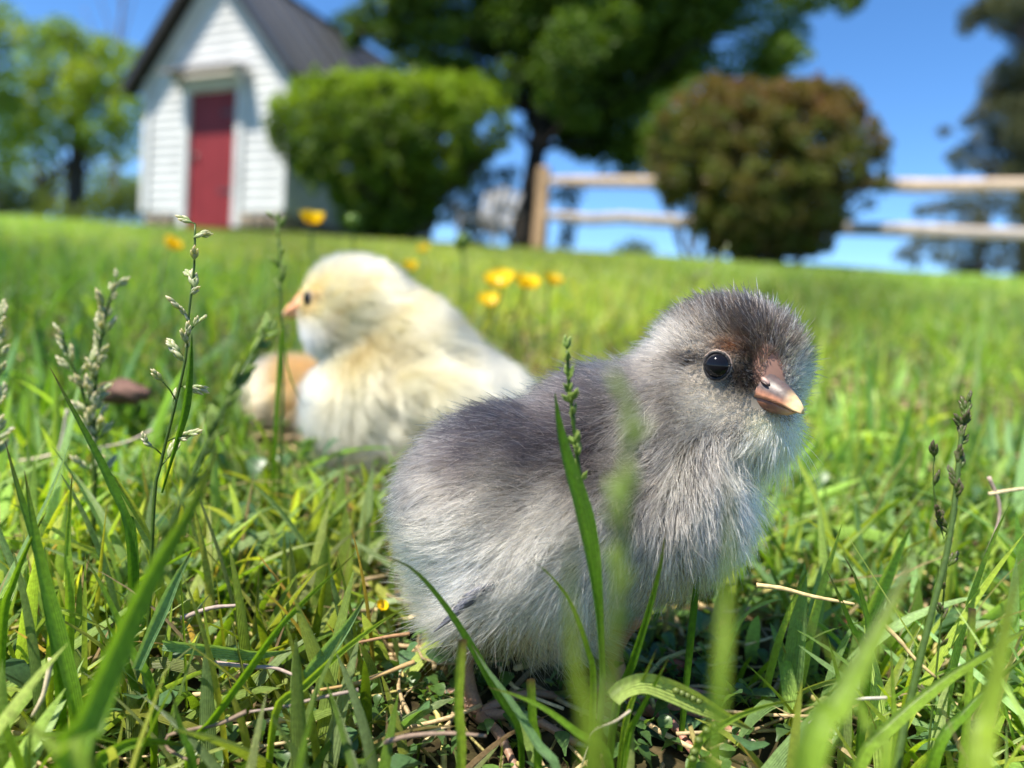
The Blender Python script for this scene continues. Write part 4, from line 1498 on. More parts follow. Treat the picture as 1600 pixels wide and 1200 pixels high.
def lim_near(px, d):
    """How high in the photograph the loose blades of a depth may reach."""
    a = np.interp(px, [0, 200, 560, 610, 660, 900, 1130, 1200, 1260, 1600], [640, 640, 780, 960, 1040, 1075, 1040, 900, 790, 690])
    front = np.interp(px, [0, 300, 600, 1200, 1600], [860, 940, 1110, 1110, 960])
    behind = np.interp(px, [0, 400, 440, 480, 860, 900, 1600], [470, 560, 620, 700, 640, 460, 470])
    fr = sstep(.118, .095, d)
    bh = sstep(.15, .19, d)
    past = sstep(.27, .32, d)
    far = np.interp(px, [0, 380, 440, 660, 700, 1600], [330, 430, 540, 560, 400, 400])
    v = a * (1 - fr) + front * fr
    v = v * (1 - bh) + behind * bh
    v = v * (1 - past) + far * past
    v = np.where((px > 385) & (px < 488) & (d < .31) & (d > .14), np.maximum(v, 668), v)
    return np.where((px > 135) & (px < 262) & (d < .26) & (d > .1), np.maximum(v, 652), v)


r5 = np.random.default_rng(51)
parts = [
    lawn('near', 11800, .05, .34, (.012, .032), (.0013, .0028), .72, .6, 9, r5, lim_near, dry=.09, p=.6),
    lawn('flat', 5000, .07, .34, (.018, .040), (.0026, .0046), 1.05, .5, 9, r5, lim_near, dry=.10, p=.6, pal=BLUISH),
    lawn('tall', 780, .10, .40, (.035, .06), (.0012, .0024), .35, .5, 10, r5, lim_near, dry=.03, p=.8),
]
MBG = MB()
for V, f, C in parts: MBG.add(V, f, C)
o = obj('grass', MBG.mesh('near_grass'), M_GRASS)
tag(o, 'mixed short green lawn grass round the chicks', 'grass', kind='stuff')

r6 = np.random.default_rng(61)
MBG = MB()
for V, f, C in [
    lawn('mid', 19500, .33, 1.2, (.022, .05), (.0018, .0036), .75, .7, 5, r6, lambda px, d: np.where(d < .55, np.interp(px, [0, 200, 1600], [335, 400, 440]), 0), three=False, dry=.13, p=.9),
    lawn('mid', 31500, 1.1, 3.6, (.025, .05), (.003, .005), .85, .7, 4, r6, None, three=False, dry=.18, p=.8),
    lawn('far', 112000, 3.4, 15.0, (.03, .05), (.006, .010), .95, .6, 3, r6, None, three=False, dry=.18, p=1.0, scale_noise=False),
    lawn('stems', 1500, .36, 3.0, (.045, .085), (.0009, .0016), .28, .35, 5, r6, lambda px, d: np.interp(px, [0, 200, 1600], [350, 405, 445]), three=False, dry=.5, p=.9, pal=np.array([(.45, .46, .20), (.55, .50, .32)])),
]: MBG.add(V, f, C)
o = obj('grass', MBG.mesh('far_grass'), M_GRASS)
tag(o, 'sunlit lawn stretching up to the crest behind the chicks', 'grass', kind='stuff')


# ground cover: little spoon leaves in tufts, and clover leaves
def ground_cover(n_tuft, per, r, y0, y1, size, cols, name, label, where=None):
    MBc = MB()
    b = wedge(n_tuft, y0, y1, r, p=.5)
    if where is not None: b = b[where(b)]
    # spoon leaf template along +x
    tx = np.array([0, .25, .5, .75, .92, 1.0]); tw = np.array([.04, .10, .26, .34, .24, .03]); tz = np.array([0, .10, .16, .17, .15, .12])
    V0 = np.concatenate([np.stack([tx, tw, tz + .08 * tw / .34], -1), np.stack([tx, 0 * tx, tz], -1), np.stack([tx, -tw, tz + .08 * tw / .34], -1)])
    F0 = np.array([[i, i + 1, 6 + i + 1, 6 + i] for i in range(5)] + [[6 + i, 6 + i + 1, 12 + i + 1, 12 + i] for i in range(5)])
    for q in b:
        m = r.integers(per // 2, per + 1)
        c0 = np.asarray(cols[r.integers(0, len(cols))])
        for k in range(m):
            az = r.uniform(0, 2 * np.pi); el = r.uniform(-.1, 1.0)
            s = size * r.uniform(.6, 1.3)
            D = np.array([math.cos(az) * math.cos(el), math.sin(az) * math.cos(el), math.sin(el)])
            S = np.array([-math.sin(az), math.cos(az), 0]); Nn = np.cross(D, S)
            root_ = q + np.array([r.normal(0, size * .6), r.normal(0, size * .6), r.uniform(0, size * 1.3)])
            MBc.add(root_ + (V0[:, :1] * D + V0[:, 1:2] * S + V0[:, 2:3] * Nn) * s, F0, c0 * r.uniform(.75, 1.25))
    o = obj(name, MBc.mesh(name), M_GRASS)
    tag(o, label, 'ground cover', kind='stuff')


r7 = np.random.default_rng(71)
ground_cover(1000, 9, r7, .105, .22, .0034, [(.10, .19, .045), (.12, .22, .05), (.085, .165, .045)], 'ground_cover_weeds',
             'tiny spoon-leaved ground cover between the grass blades', lambda b: to_px(b)[0] < 1500)
ground_cover(380, 4, r7, .11, .30, .0075, [(.09, .18, .075), (.10, .20, .08)], 'clover_leaves',
             'bluish-green rounded clover leaves low in the lawn')

# thatch: loose dead stems lying on the soil
r8 = np.random.default_rng(81)
MBt = MB()

bt = wedge(4200, .085, .55, r8, p=.5)
for q in bt:
    az = r8.uniform(0, 2 * np.pi); L = r8.uniform(.008, .03)
    d = np.array([math.cos(az), math.sin(az), r8.normal(0, .12)])
    k = r8.normal(0, .25) * L
    s = np.array([-d[1], d[0], 0])
    p = q + np.array([0, 0, r8.uniform(.0006, .005)]) + np.linspace(-.5, .5, 6)[:, None] * d * L + (np.sin(np.linspace(0, np.pi, 6)) * k)[:, None] * s
    c = DRY[r8.integers(0, 3)] * r8.uniform(.5, 1.25) * np.array([1, .95, .95])
    add_tube(MBt, p, r8.uniform(.0002, .0006), 4, c)
o = obj('thatch_debris', MBt.mesh('thatch_debris'), M_STRAW)
tag(o, 'dead straw and stems lying between the grass roots', 'thatch', kind='stuff')


# ------------------------------------------------------------------ single blades one can point to
def ground_at(px, Y):
    p = P(px, 900, Y)
    for _ in range(3):
        p[2] = gz(p[0], p[1])
    return p


def path_px(pts, Yt, Yb, to_ground=True, n=26):
    k = len(pts)
    q = [P(a, b, Yt + (Yb - Yt) * i / (k - 1)) for i, (a, b) in enumerate(pts)]
    if to_ground:
        last = q[-1]
        g = np.array([last[0] + (last - q[-2])[0] * .3, last[1], 0]); g[2] = gz(g[0], g[1]) - .002
        if last[2] > g[2] + .001: q.append(g)
    return spline(q, n)


def ribbon(mb, path, w, twist, col, fold=.25, tip=True, col_tip=None, base_taper=0):
    n = len(path)
    t = np.linspace(0, 1, n)
    T = unit(np.gradient(path, axis=0))
    view = unit(-path + 1e-9)
    S = unit(np.cross(T, view))
    Nn = np.cross(S, T)
    a = twist[0] + (twist[1] - twist[0]) * t
    S2 = S * np.cos(a)[:, None] + Nn * np.sin(a)[:, None]
    N2 = np.cross(S2, T)
    prof = np.minimum(1, (t / .45)) ** .75 if tip else np.ones(n)
    prof = np.maximum(prof, .04) * (1 - .25 * np.maximum(t - .6, 0) / .4)
    if base_taper: prof = prof * (1 - base_taper * sstep(.35, .95, t))
    hw = (w * .5 * prof)[:, None]
    v = np.stack([path - S2 * hw + N2 * hw * fold * 2, path - S2 * hw * .5 + N2 * hw * fold * .9, path, path + S2 * hw * .5 + N2 * hw * fold * .9, path + S2 * hw + N2 * hw * fold * 2], 1).reshape(-1, 3)
    f = np.array([[i * 5 + j, i * 5 + j + 1, i * 5 + 5 + j + 1, i * 5 + 5 + j] for i in range(n - 1) for j in range(4)])
    c = np.repeat(np.broadcast_to(np.asarray(col, float), (n, 3)) * 1.0, 5, 0)
    if col_tip is not None:
        k = np.repeat(np.exp(-t * 14), 5)[:, None]
        c = c * (1 - k) + np.asarray(col_tip) * k
    mid = np.arange(len(c)) % 5 == 2
    c[mid] *= 1.2
    mb.add(v, f, np.concatenate([c, (np.arange(len(c)) % 5)[:, None] / 4.0], 1))


DK = (.09, .21, .016); MD = (.17, .33, .024); LT = (.28, .44, .05); YG = (.32, .46, .05); BL = (.19, .34, .14); PALEB = (.40, .52, .13)
BROWNT = (.12, .07, .04)
# (label, points tip first, depth tip, depth base, width px, colour, twist)
SINGLES = [
    ('dark blade arching down across the tail fluff of the grey chick', [(600, 868), (645, 890), (690, 940), (735, 1010), (775, 1085), (810, 1150)], .104, .112, 15, DK, (.2, .9)),
    ('short curved blade standing against the grey flank, tip bent over', [(832, 875), (862, 902), (892, 945), (915, 1010), (925, 1080)], .104, .108, 13, MD, (.5, .9)),
    ('dark upright blade before the breast of the grey chick', [(1040, 828), (1030, 890), (1008, 970), (985, 1040), (960, 1110)], .106, .112, 15, DK, (.3, .7)),
    ('short pale blade of a forked pair standing up under the grey breast', [(1026, 1014), (1005, 1060), (985, 1100), (972, 1160)], .104, .108, 12, LT, (.4, .4)),
    ('thinner twin of the forked pair, tip bent outward', [(1046, 1025), (1025, 1065), (1000, 1110), (978, 1165)], .1042, .108, 12, MD, (.3, .5)),
    ('broad folded yellow-green leaf with small bumps lying over at the bottom', [(1176, 1140), (1120, 1112), (1060, 1082), (1010, 1066), (975, 1075), (957, 1092)], .108, .104, 34, PALEB, (.5, .1)),
    ('bent blade with a cut reddish tip beside the folded yellow-green leaf', [(1257, 1094), (1215, 1098), (1170, 1110), (1130, 1130), (1085, 1170)], .106, .104, 15, LT, (.8, .4)),
    ('pale blunt upright blade standing by itself at the bottom under the tail', [(722, 998), (718, 1050), (716, 1110), (720, 1180)], .100, .1, 15, YG, (.2, .2)),
    ('blade slanting down under the grey belly with a dark tip', [(762, 1074), (800, 1085), (850, 1108), (905, 1150), (950, 1190)], .104, .100, 15, MD, (.5, .5)),
    ('straight pale blade crossing under the dark arching one', [(735, 1005), (760, 1045), (800, 1100), (840, 1165), (870, 1210)], .109, .102, 15, BL, (.3, .5)),
    ('stubby cut blade standing in the shade under the grey belly', [(828, 1060), (830, 1090), (832, 1130), (840, 1180)], .107, .107, 14, MD, (.2, .2)),
    ('long sharp blade slanting across the lower lawn toward the tail fluff', [(556, 864), (500, 915), (440, 975), (385, 1050), (330, 1125), (295, 1170)], .110, .106, 14, MD, (.3, .8)),
    ('dark straight blade leaning over beneath the open seed heads', [(78, 574), (105, 625), (140, 690), (172, 755), (205, 850)], .13, .13, 17, DK, (.4, .2)),
    ('upright blade with curled tip near the brown-centred seed spray', [(130, 870), (150, 900), (175, 950), (205, 1020), (235, 1080)], .115, .113, 14, MD, (.3, .6)),
    ('tall dark blade at the frame edge, first of the close upright group', [(8, 690), (30, 770), (58, 860), (78, 960), (92, 1060)], .115, .11, 18, DK, (.2, .4)),
    ('tall blade in the close upright group bowed toward the frame edge', [(72, 800), (45, 850), (20, 910), (2, 980)], .112, .112, 15, MD, (.2, .6)),
    ('wide blade standing steeply in the close upright group', [(38, 735), (52, 820), (70, 910), (98, 1020), (118, 1120)], .112, .108, 22, MD, (.3, .3)),
    ('thin blade bending out of the close upright group toward the straw knot', [(113, 740), (108, 800), (105, 860), (108, 930)], .125, .122, 14, LT, (.3, .3)),
    ('bluish blade lying in sun beside the blurred thick stalk', [(300, 860), (272, 910), (240, 980), (212, 1045)], .118, .112, 20, BL, (.3, .3)),
    ('broad bluish blade lying flat low in the lawn beside the straw', [(460, 1015), (400, 1020), (330, 1012), (255, 1005)], .118, .116, 26, BL, (.9, .7)),
    ('wide bluish blade lying diagonally near the clover', [(570, 935), (535, 985), (490, 1040), (445, 1100)], .118, .11, 24, BL, (.6, .4)),
    ('slender blade rising past the tail from the lower lawn', [(640, 945), (590, 975), (530, 1020), (470, 1075), (430, 1110)], .114, .108, 14, LT, (.4, .6)),
    ('yellow blade tip curving among the green at the frame edge', [(172, 985), (130, 965), (95, 952), (80, 960)], .114, .116, 18, YG, (.6, .8)),
    ('short wide blade curving up from the bottom edge', [(292, 1165), (250, 1158), (205, 1160), (165, 1180), (150, 1200)], .104, .10, 24, MD, (.5, .3)),
    ('dark short blade standing at the bottom edge beside the curved wide one', [(268, 1078), (275, 1110), (285, 1150), (300, 1200)], .102, .1, 15, DK, (.2, .4)),
    ('big blurred pale blade standing before the breast close to the lens', [(900, 800), (888, 900), (892, 1000), (905, 1100), (915, 1230)], .048, .047, 46, YG, (.4, .6)),
    ('big blurred blade under the beak, close to the lens', [(1142, 700), (1140, 800), (1136, 900), (1128, 1000), (1120, 1090)], .050, .049, 38, LT, (.5, .3)),
    ('big blurred broad blade rising out of the lower corner past the beak', [(1432, 850), (1400, 930), (1350, 1020), (1300, 1110), (1255, 1215)], .066, .060, 64, LT, (.3, .5)),
    ('faint blurred blade crossing the big one in the lower corner', [(1250, 960), (1290, 1010), (1330, 1080), (1360, 1150), (1380, 1210)], .07, .064, 34, LT, (.6, .4)),
    ('blurred tall blade along the picture edge beyond the lower corner', [(1600, 860), (1575, 950), (1555, 1050), (1530, 1150), (1520, 1220)], .062, .06, 60, YG, (.3, .6)),
    ('straight sharp blade slanting up to the picture edge in the lower corner', [(1640, 960), (1560, 1010), (1480, 1060), (1400, 1125), (1340, 1200)], .104, .1, 20, LT, (.4, .3)),
    ('second sharp blade under the straight one, slanting toward the corner', [(1620, 1010), (1560, 1060), (1510, 1110), (1460, 1180)], .106, .102, 17, MD, (.5, .3)),
    ('dark blade standing in shade beyond the pale stem with cream straw', [(1292, 892), (1310, 930), (1330, 980), (1350, 1030)], .12, .12, 14, DK, (.4, .4)),
    ('dark blade near the cream straw, leaning off the other way', [(1318, 868), (1335, 900), (1350, 950), (1356, 1010)], .122, .12, 14, DK, (.4, .4)),
    ('upright pale thin blade near the corner seed stem', [(1392, 1005), (1394, 1060), (1396, 1110), (1400, 1160)], .108, .106, 12, LT, (.3, .3)),
    ('upright blade with blunt top beyond the corner seed stem', [(1518, 950), (1516, 1000), (1513, 1060), (1510, 1120)], .112, .11, 11, LT, (.3, .3)),
    ('dark thin blade tip crossing behind the lower breast of the grey chick', [(1172, 848), (1140, 862), (1110, 878), (1090, 895)], .126, .124, 12, DK, (.4, .4)),
    ('blurred dark blade beside the thin stem in front of the buff chick', [(478, 640), (462, 610), (448, 570), (440, 520)], .20, .20, 7, MD, (.2, .2)),
    ('broad blurred stalk leaf crossing the lower lawn near the frame edge', [(345, 690), (300, 790), (235, 900), (175, 1030), (130, 1140), (100, 1215)], .082, .07, 50, MD, (.4, .5)),
    ('blurred pale blade close to the lens in the lower corner of the lawn', [(10, 1110), (50, 1140), (95, 1175), (130, 1215)], .07, .066, 36, LT, (.4, .4)),
]
for lab, pts, yt, yb_, wpx, c, tw in SINGLES:
    cut = 'blunt' in lab or 'stubby' in lab
    path = path_px(pts, yt, yb_, to_ground='lying' not in lab)
    if 'lying' in lab and 'folded' not in lab:
        path[:, 2] = np.maximum(path[:, 2], gz(path[:, 0], path[:, 1]) + .004)
    w = wpx * (yt + yb_) / 2 / FPX
    mb = MB()
    ribbon(mb, path, w, tw, c, fold=.28, tip=not cut, col_tip=BROWNT)
    if 'folded' in lab:
        for k in range(5):
            q = path[10 + k] + np.array([0, -.0003, .0003])
            add_ball(mb, q, (.0006, .0006, .0005), col=(.2, .26, .06), nu=8, nv=5)
    b = path[-1].copy()
    o = obj('grass_blade', mb.mesh('grass_blade', b), M_GRASS, None, b)
    tag(o, lab, 'grass blade', 'single grass blades standing out of the lawn')


# ------------------------------------------------------------------ seed heads
def spikelet_mesh(c1, c2, name):
    mb = MB()
    rr = np.random.default_rng(9)
    for k, (off, rot) in enumerate(((0, 0), (.14, .42), (.24, -.42), (.36, .30), (.44, -.18), (.08, -.5))):
        t = np.linspace(0, 1, 7)
        L = .62
        p = np.stack([np.sin(rot) * t * L * .55 + (0.05 * np.sin(k * 2.)), np.cos(k * 2.1) * .05 * t, off + t * L * np.cos(rot)], -1)
        rad = .105 * np.sin(np.pi * np.clip(t * .93 + .05, 0, 1)) ** .9 + .004
        v, f, cp = tube_vf(p, rad, 7)
        n0 = mb.n
        tt = np.concatenate([np.repeat(t, 7), [0, 1]])
        mb.add(v, f, np.array(c1) * (1 - tt[:, None] ** 2) + np.array(c2) * tt[:, None] ** 2)
        mb.f3.append(cp + n0)
    return mb.mesh(name)


SPK_GREEN = spikelet_mesh((.17, .30, .035), (.36, .44, .13), 'spikelet_green')
SPK_DARK = spikelet_mesh((.13, .22, .035), (.16, .09, .09), 'spikelet_dark')
SPK_PALE = spikelet_mesh((.38, .48, .18), (.80, .72, .66), 'spikelet_pale')


def seed_head(label, pts, Yt, Yb, stem_px, head, n, spread, size, spk, seed, leaf=None, stem_col=(.09, .16, .025), lean=.5):
    r = np.random.default_rng(seed)
    path = path_px(pts, Yt, Yb, n=40)
    b = path[-1].copy()
    root = thing('seed_head', label, 'grass seed head', b, 'flowering grass stems')
    px2m = (Yt + Yb) / 2 / FPX
    mb = MB()
    add_tube(mb, path - b, np.linspace(.45, 1, 40) * stem_px * px2m * .5, 8, stem_col)
    T = -unit(np.gradient(path, axis=0))
    spikes = []
    for i in range(n):
        t = head * (i + r.uniform(0, .6)) / n
        k = min(int(t * 39), 38)
        az = i * 2.4 + r.uniform(-.5, .5)
        S = unit(np.cross(T[k], [0, 1., .1])); Nn = np.cross(S, T[k])
        sd = S * math.cos(az) + Nn * math.sin(az)
        a = lean * r.uniform(.6, 1.3)
        d = unit(T[k] * math.cos(a) + sd * math.sin(a))
        ln = spread * px2m * (.15 + .85 * t / head) * r.uniform(.4, 1.1)
        e = path[k] + d * ln
        if ln > .0004: add_tube(mb, np.array([path[k], (path[k] + e) / 2 + T[k] * ln * .06, e]) - b, stem_px * px2m * .16, 5, stem_col)
        m = r.integers(1, 5) if ln > size * px2m * .5 else r.integers(1, 3)
        for k2 in range(m):
            back = k2 * size * px2m * r.uniform(.28, .5)
            if back > ln + size * px2m * .3: break
            d2 = unit(d + sd * r.normal(0, .25) + r.normal(0, .22, 3))
            spikes.append((e - d * back, d2, size * px2m * r.uniform(.6, 1.2)))
    obj('stem', mb.mesh('stem'), M_GRASS, root)
    for e, d, s in spikes:
        o = obj('spikelet', spk, M_GRASS, root)
        q = Vector(d).to_track_quat('Z', 'Y') @ Quaternion((0, 0, 1), r.uniform(0, 6.28))
        o.rotation_mode = 'QUATERNION'; o.rotation_quaternion = q
        o.location = e - b
        o.scale = (s, s, s)
    if leaf:
        mb = MB()
        lp = path_px(leaf[0], Yt * .99, Yb * .99, to_ground=False)
        ribbon(mb, lp, leaf[1] * px2m, (.35, .6), leaf[2], fold=.4, base_taper=.62)
        me = mb.mesh('leaf', b)
        obj('leaf', me, M_GRASS, root)


seed_head('dark green seed head rising out of its leaf in front of the grey flank', [(886, 548), (889, 600), (895, 650), (903, 720), (915, 800), (928, 880), (937, 980), (940, 1080)], .104, .106, 12, .36, 24, 11, 22, SPK_GREEN, 1,
          leaf=([(867, 614), (872, 660), (885, 720), (905, 790), (922, 870), (934, 960), (940, 1060)], 32, DK), lean=.45, stem_col=(.06, .13, .015))
seed_head('open seed head with spreading twigs on a tall thin stem before the lawn', [(305, 350), (303, 420), (294, 500), (290, 560), (272, 640), (250, 730), (240, 800)], .125, .125, 7, .5, 15, 56, 29, SPK_PALE, 2,
          leaf=([(300, 520), (296, 580), (288, 640), (272, 700), (252, 770)], 14, DK), lean=1.0)
seed_head('dark-tipped seed head on a thick jointed stem near the picture edge', [(1512, 632), (1502, 680), (1496, 740), (1490, 800), (1478, 870), (1460, 940), (1435, 1040), (1412, 1140), (1400, 1210)], .114, .104, 15, .22, 16, 16, 26, SPK_DARK, 3,
          lean=.35, stem_col=(.10, .17, .035))
seed_head('short dark-tipped side cluster hanging beside the thick jointed stem', [(1462, 700), (1458, 740), (1462, 790), (1474, 840), (1480, 870)], .114, .114, 4, .75, 9, 12, 26, SPK_DARK, 4, lean=.45, stem_col=(.10, .17, .035))
seed_head('large blurred feathery seed head leaning across toward the buff chick', [(416, 520), (398, 552), (368, 604), (330, 680), (290, 770), (240, 880), (190, 990), (150, 1100)], .088, .078, 16, .46, 24, 32, 38, SPK_GREEN, 5, lean=.45)
seed_head('pale blurred seed head standing beside the brown lump', [(182, 440), (168, 480), (158, 530), (150, 590), (146, 660), (148, 720)], .17, .17, 9, .55, 26, 34, 26, SPK_PALE, 6, lean=.6)
seed_head('pale blurred seed head just before the taller pale one', [(96, 520), (108, 560), (125, 600), (138, 650), (146, 720)], .168, .17, 8, .6, 20, 28, 25, SPK_PALE, 7, lean=.6)
seed_head('pale blurred seed head cut by the frame edge', [(2, 490), (-2, 540), (-4, 600), (-6, 680), (-8, 760)], .16, .16, 8, .6, 17, 20, 28, SPK_PALE, 8, lean=.5)
seed_head('faint blurred seed head beside the beak of the yellow chick', [(432, 345), (436, 380), (438, 420), (440, 500), (442, 600), (440, 690)], .21, .21, 6, .26, 9, 16, 20, SPK_GREEN, 9, lean=.5)
seed_head('strongly blurred seed head hanging before the grey neck close to the lens', [(985, 640), (980, 720), (975, 800), (968, 900), (958, 1000), (948, 1100), (940, 1220)], .046, .045, 32, .22, 10, 20, 60, SPK_GREEN, 10, lean=.45, stem_col=(.13, .20, .02))
seed_head('thin blurred seed stem standing far over the lawn by the brown-red shrub', [(1140, 385), (1120, 405), (1100, 425), (1085, 450)], .5, .5, 4, .4, 6, 8, 10, SPK_PALE, 13, lean=.4)


# ------------------------------------------------------------------ buttercups
def petal_mesh():
    mb = MB()
    nu, nv = 9, 7
    V, C = [], []
    for i in range(nv):
        t = i / (nv - 1)
        for j in range(nu):
            a = (j / (nu - 1) - .5) * 2
            w = .62 * math.sin(math.pi * min(t * .62 + .06, 1)) * (1 - .25 * max(0, t - .85) / .15 * a * a)
            rad = .10 + .80 * t - .10 * a * a * t
            z = .05 + .62 * t ** 1.6 + .12 * a * a * t - .02 * math.cos(a * 9) * t
            V.append((rad, a * w, z)); C.append((.86, .62, .008) if t > .25 else (.78, .50, .01))
    F = [[i * nu + j, i * nu + j + 1, i * nu + nu + j + 1, i * nu + nu + j] for i in range(nv - 1) for j in range(nu - 1)]
    mb.add(V, F, np.array(C))
    return mb.mesh('petal')


def centre_mesh():
    mb = MB()
    add_ball(mb, (0, 0, .14), (.16, .16, .14), col=(.40, .42, .03), nu=10, nv=6)
    rr = np.random.default_rng(3)
    for k in range(26):
        a = k * 2.4; q = .12 + .16 * rr.uniform()
        p0 = np.array([math.cos(a) * q * .7, math.sin(a) * q * .7, .08]); p1 = np.array([math.cos(a) * q * 1.3, math.sin(a) * q * 1.3, .38])
        add_tube(mb, np.array([p0, (p0 + p1) / 2, p1]), np.array([.012, .014, .032]), 4, (.78, .55, .03))
    return mb.mesh('centre')


PETAL, CENTRE = petal_mesh(), centre_mesh()


def buttercup(label, px, py, dia_px, Y, tilt, seed, open_=1.0):
    r = np.random.default_rng(seed)
    c = P(px, py + dia_px * .25, Y)
    g = np.array([c[0] + r.normal(0, .008), c[1] + r.normal(0, .008), 0]); g[2] = gz(g[0], g[1]) - .002
    root = thing('buttercup', label, 'flower', g, 'yellow buttercups in the lawn')
    mb = MB()
    mid = (g + c) / 2 + np.array([r.normal(0, .004), r.normal(0, .004), 0])
    ax = unit(np.array([tilt[0], tilt[1], 1.0]))
    add_tube(mb, spline([g, mid, c - ax * .006, c], 16) - g, .0008, 6, (.10, .17, .03))
    obj('stem', mb.mesh('stem'), M_GRASS, root)
    s = dia_px / FPX * Y / 2 / .95
    q0 = Vector(ax).to_track_quat('Z', 'Y')
    for k in range(5):
        o = obj('petal', PETAL, M_PETAL, root)
        o.rotation_mode = 'QUATERNION'
        o.rotation_quaternion = q0 @ Quaternion((0, 0, 1), k * 1.2566 + r.normal(0, .06)) @ Quaternion((0, 1, 0), (1 - open_) * -.8 + r.normal(0, .05))
        o.location = c - g
        o.scale = (s, s, s)
    o = obj('centre', CENTRE, M_PETAL, root)
    o.rotation_mode = 'QUATERNION'; o.rotation_quaternion = q0
    o.location = c - g; o.scale = (s, s, s)


buttercup('yellow buttercup standing tall against the shed side wall and green shrub', 487, 340, 44, .46, (.1, -.25), 1, .8)
buttercup('yellow buttercup seen edge-on below the red door', 265, 380, 34, .50, (.75, -.3), 2, .6)
buttercup('small faint buttercup just above the crown of the yellow chick', 641, 414, 26, .75, (.1, -.3), 3, .8)
buttercup('faintest small buttercup farther off above the yellow chick', 662, 388, 22, .95, (-.2, -.3), 4, .8)
buttercup('wide open buttercup, first of the close yellow cluster', 781, 434, 50, .43, (-.1, -.55), 5, 1.0)
buttercup('open buttercup overlapping its neighbour in the close yellow cluster', 821, 439, 46, .42, (.15, -.4), 6, .9)
buttercup('small buttercup at the end of the close yellow cluster', 862, 436, 34, .47, (.35, -.3), 7, .8)
buttercup('low buttercup hanging under the close yellow cluster', 765, 466, 38, .45, (0, -.6), 8, 1.0)
buttercup('tiny yellow bloom low in the lawn beside the tail of the grey chick', 596, 944, 20, .15, (.3, -.5), 9, 1.0)


def bud(label, px, py, Y, s):
    c = P(px, py, Y); g = np.array([c[0], c[1], gz(c[0], c[1])])
    root = thing('flower_bud', label, 'flower bud', g, 'green buds over the lawn')
    mb = MB(); add_tube(mb, spline([np.zeros(3), (c - g) * .5 + np.array([.004, 0, 0]), c - g], 12), .0009, 6, (.10, .17, .03))
    obj('stem', mb.mesh('stem'), M_GRASS, root)
    mb = MB()
    add_ball(mb, c - g, (s, s, s * 1.1), col=(.16, .26, .03), nu=12, nv=8)
    for k in range(5):
        a = k * 1.2566
        add_tube(mb, np.array([c - g - [0, 0, s], c - g + [math.cos(a) * s * 1.05, math.sin(a) * s * 1.05, 0], c - g + [math.cos(a) * s * .6, math.sin(a) * s * .6, s * 1.3]]), np.array([s * .3, s * .3, s * .06]), 5, (.10, .20, .02))
    obj('bud', mb.mesh('bud'), M_GRASS, root)


bud('round green bud standing right beside the tall buttercup', 550, 346, .5, .0045)
bud('lime green bud in front of the pale garden chair', 722, 378, .55, .0052)


# ------------------------------------------------------------------ straws, twigs, lump, chips
def straw(name, label, cat, pts, Y0, Y1, wpx, col, lift=.002, group='dry stems on the ground', ends=(1, .6)):
    k = len(pts)
    q = np.array([P(a, b, Y0 + (Y1 - Y0) * i / (k - 1)) for i, (a, b) in enumerate(pts)])
    p = spline(q, 18)
    p[:, 2] = np.maximum(p[:, 2], gz(p[:, 0], p[:, 1]) + lift)
    b = p[0].copy()
    mb = MB()
    rr = np.random.default_rng(int(pts[0][0] + pts[0][1]))
    add_tube(mb, p - b, np.linspace(*ends, 18) * wpx * .5 * (Y0 + Y1) / 2 / FPX * (1 + .05 * rr.normal(0, 1, 18)) * .78, 7, np.asarray(col) * (.8 + .3 * rr.uniform(0, 1)))
    o = obj(name, mb.mesh(name), M_STRAW, None, b)
    tag(o, label, cat, group)


ST = (.50, .40, .22); BR = (.20, .14, .10); PK = (.34, .26, .22); OC = (.42, .27, .11)
straw('dry_straw', 'long tan straw slanting up to the tail fluff from the lower lawn', 'straw', [(648, 1034), (600, 1052), (555, 1068), (500, 1078)], .116, .112, 10, OC)
straw('dry_straw', 'pinkish dead stem with a kink lying across the lower lawn', 'straw', [(335, 1036), (395, 1042), (430, 1044), (470, 1060)], .118, .118, 10, PK)
straw('dry_straw', 'tan straw lying by the blurred stalk, half under green blades', 'straw', [(283, 966), (330, 950), (372, 946)], .13, .13, 11, PK)
straw('dry_straw', 'cream straw bending in the shade beyond the big blurred blade', 'straw', [(1182, 914), (1225, 920), (1270, 932), (1335, 944)], .122, .12, 10, (.48, .36, .17))
straw('dry_straw', 'cream dry leaf strip crooked below the cream straw', 'straw', [(1375, 970), (1405, 1000), (1430, 1030), (1462, 1058)], .118, .115, 10, (.48, .36, .17))
straw('twig', 'brown twig arching into a hook near the bottom edge', 'twig', [(385, 1112), (345, 1130), (300, 1140), (262, 1150), (262, 1170), (300, 1190)], .108, .104, 10, BR, group='twigs on the ground')
straw('twig', 'brown twig lying from the hooked one toward the tail', 'twig', [(560, 1078), (500, 1090), (440, 1105), (390, 1112)], .11, .108, 8, PK, group='twigs on the ground')
straw('twig', 'grey-brown twig lying along the bottom edge under the tail', 'twig', [(600, 1160), (640, 1150), (700, 1146), (760, 1150)], .103, .103, 11, BR, group='twigs on the ground')
straw('twig', 'pale curled rootlet rising beside the big blurred blade at the bottom', 'twig', [(985, 1110), (960, 1128), (930, 1140), (918, 1165), (908, 1195)], .102, .1, 5, (.45, .38, .28), group='twigs on the ground')
straw('twig', 'pale thin twig standing crooked by the picture edge', 'twig', [(1545, 745), (1562, 790), (1556, 830), (1540, 870)], .15, .15, 8, (.36, .27, .22), group='twigs on the ground')
straw('dry_straw', 'broad cream straw lying at the picture edge beside the crooked twig', 'straw', [(1545, 772), (1580, 766), (1630, 760)], .15, .15, 9, (.55, .45, .26))
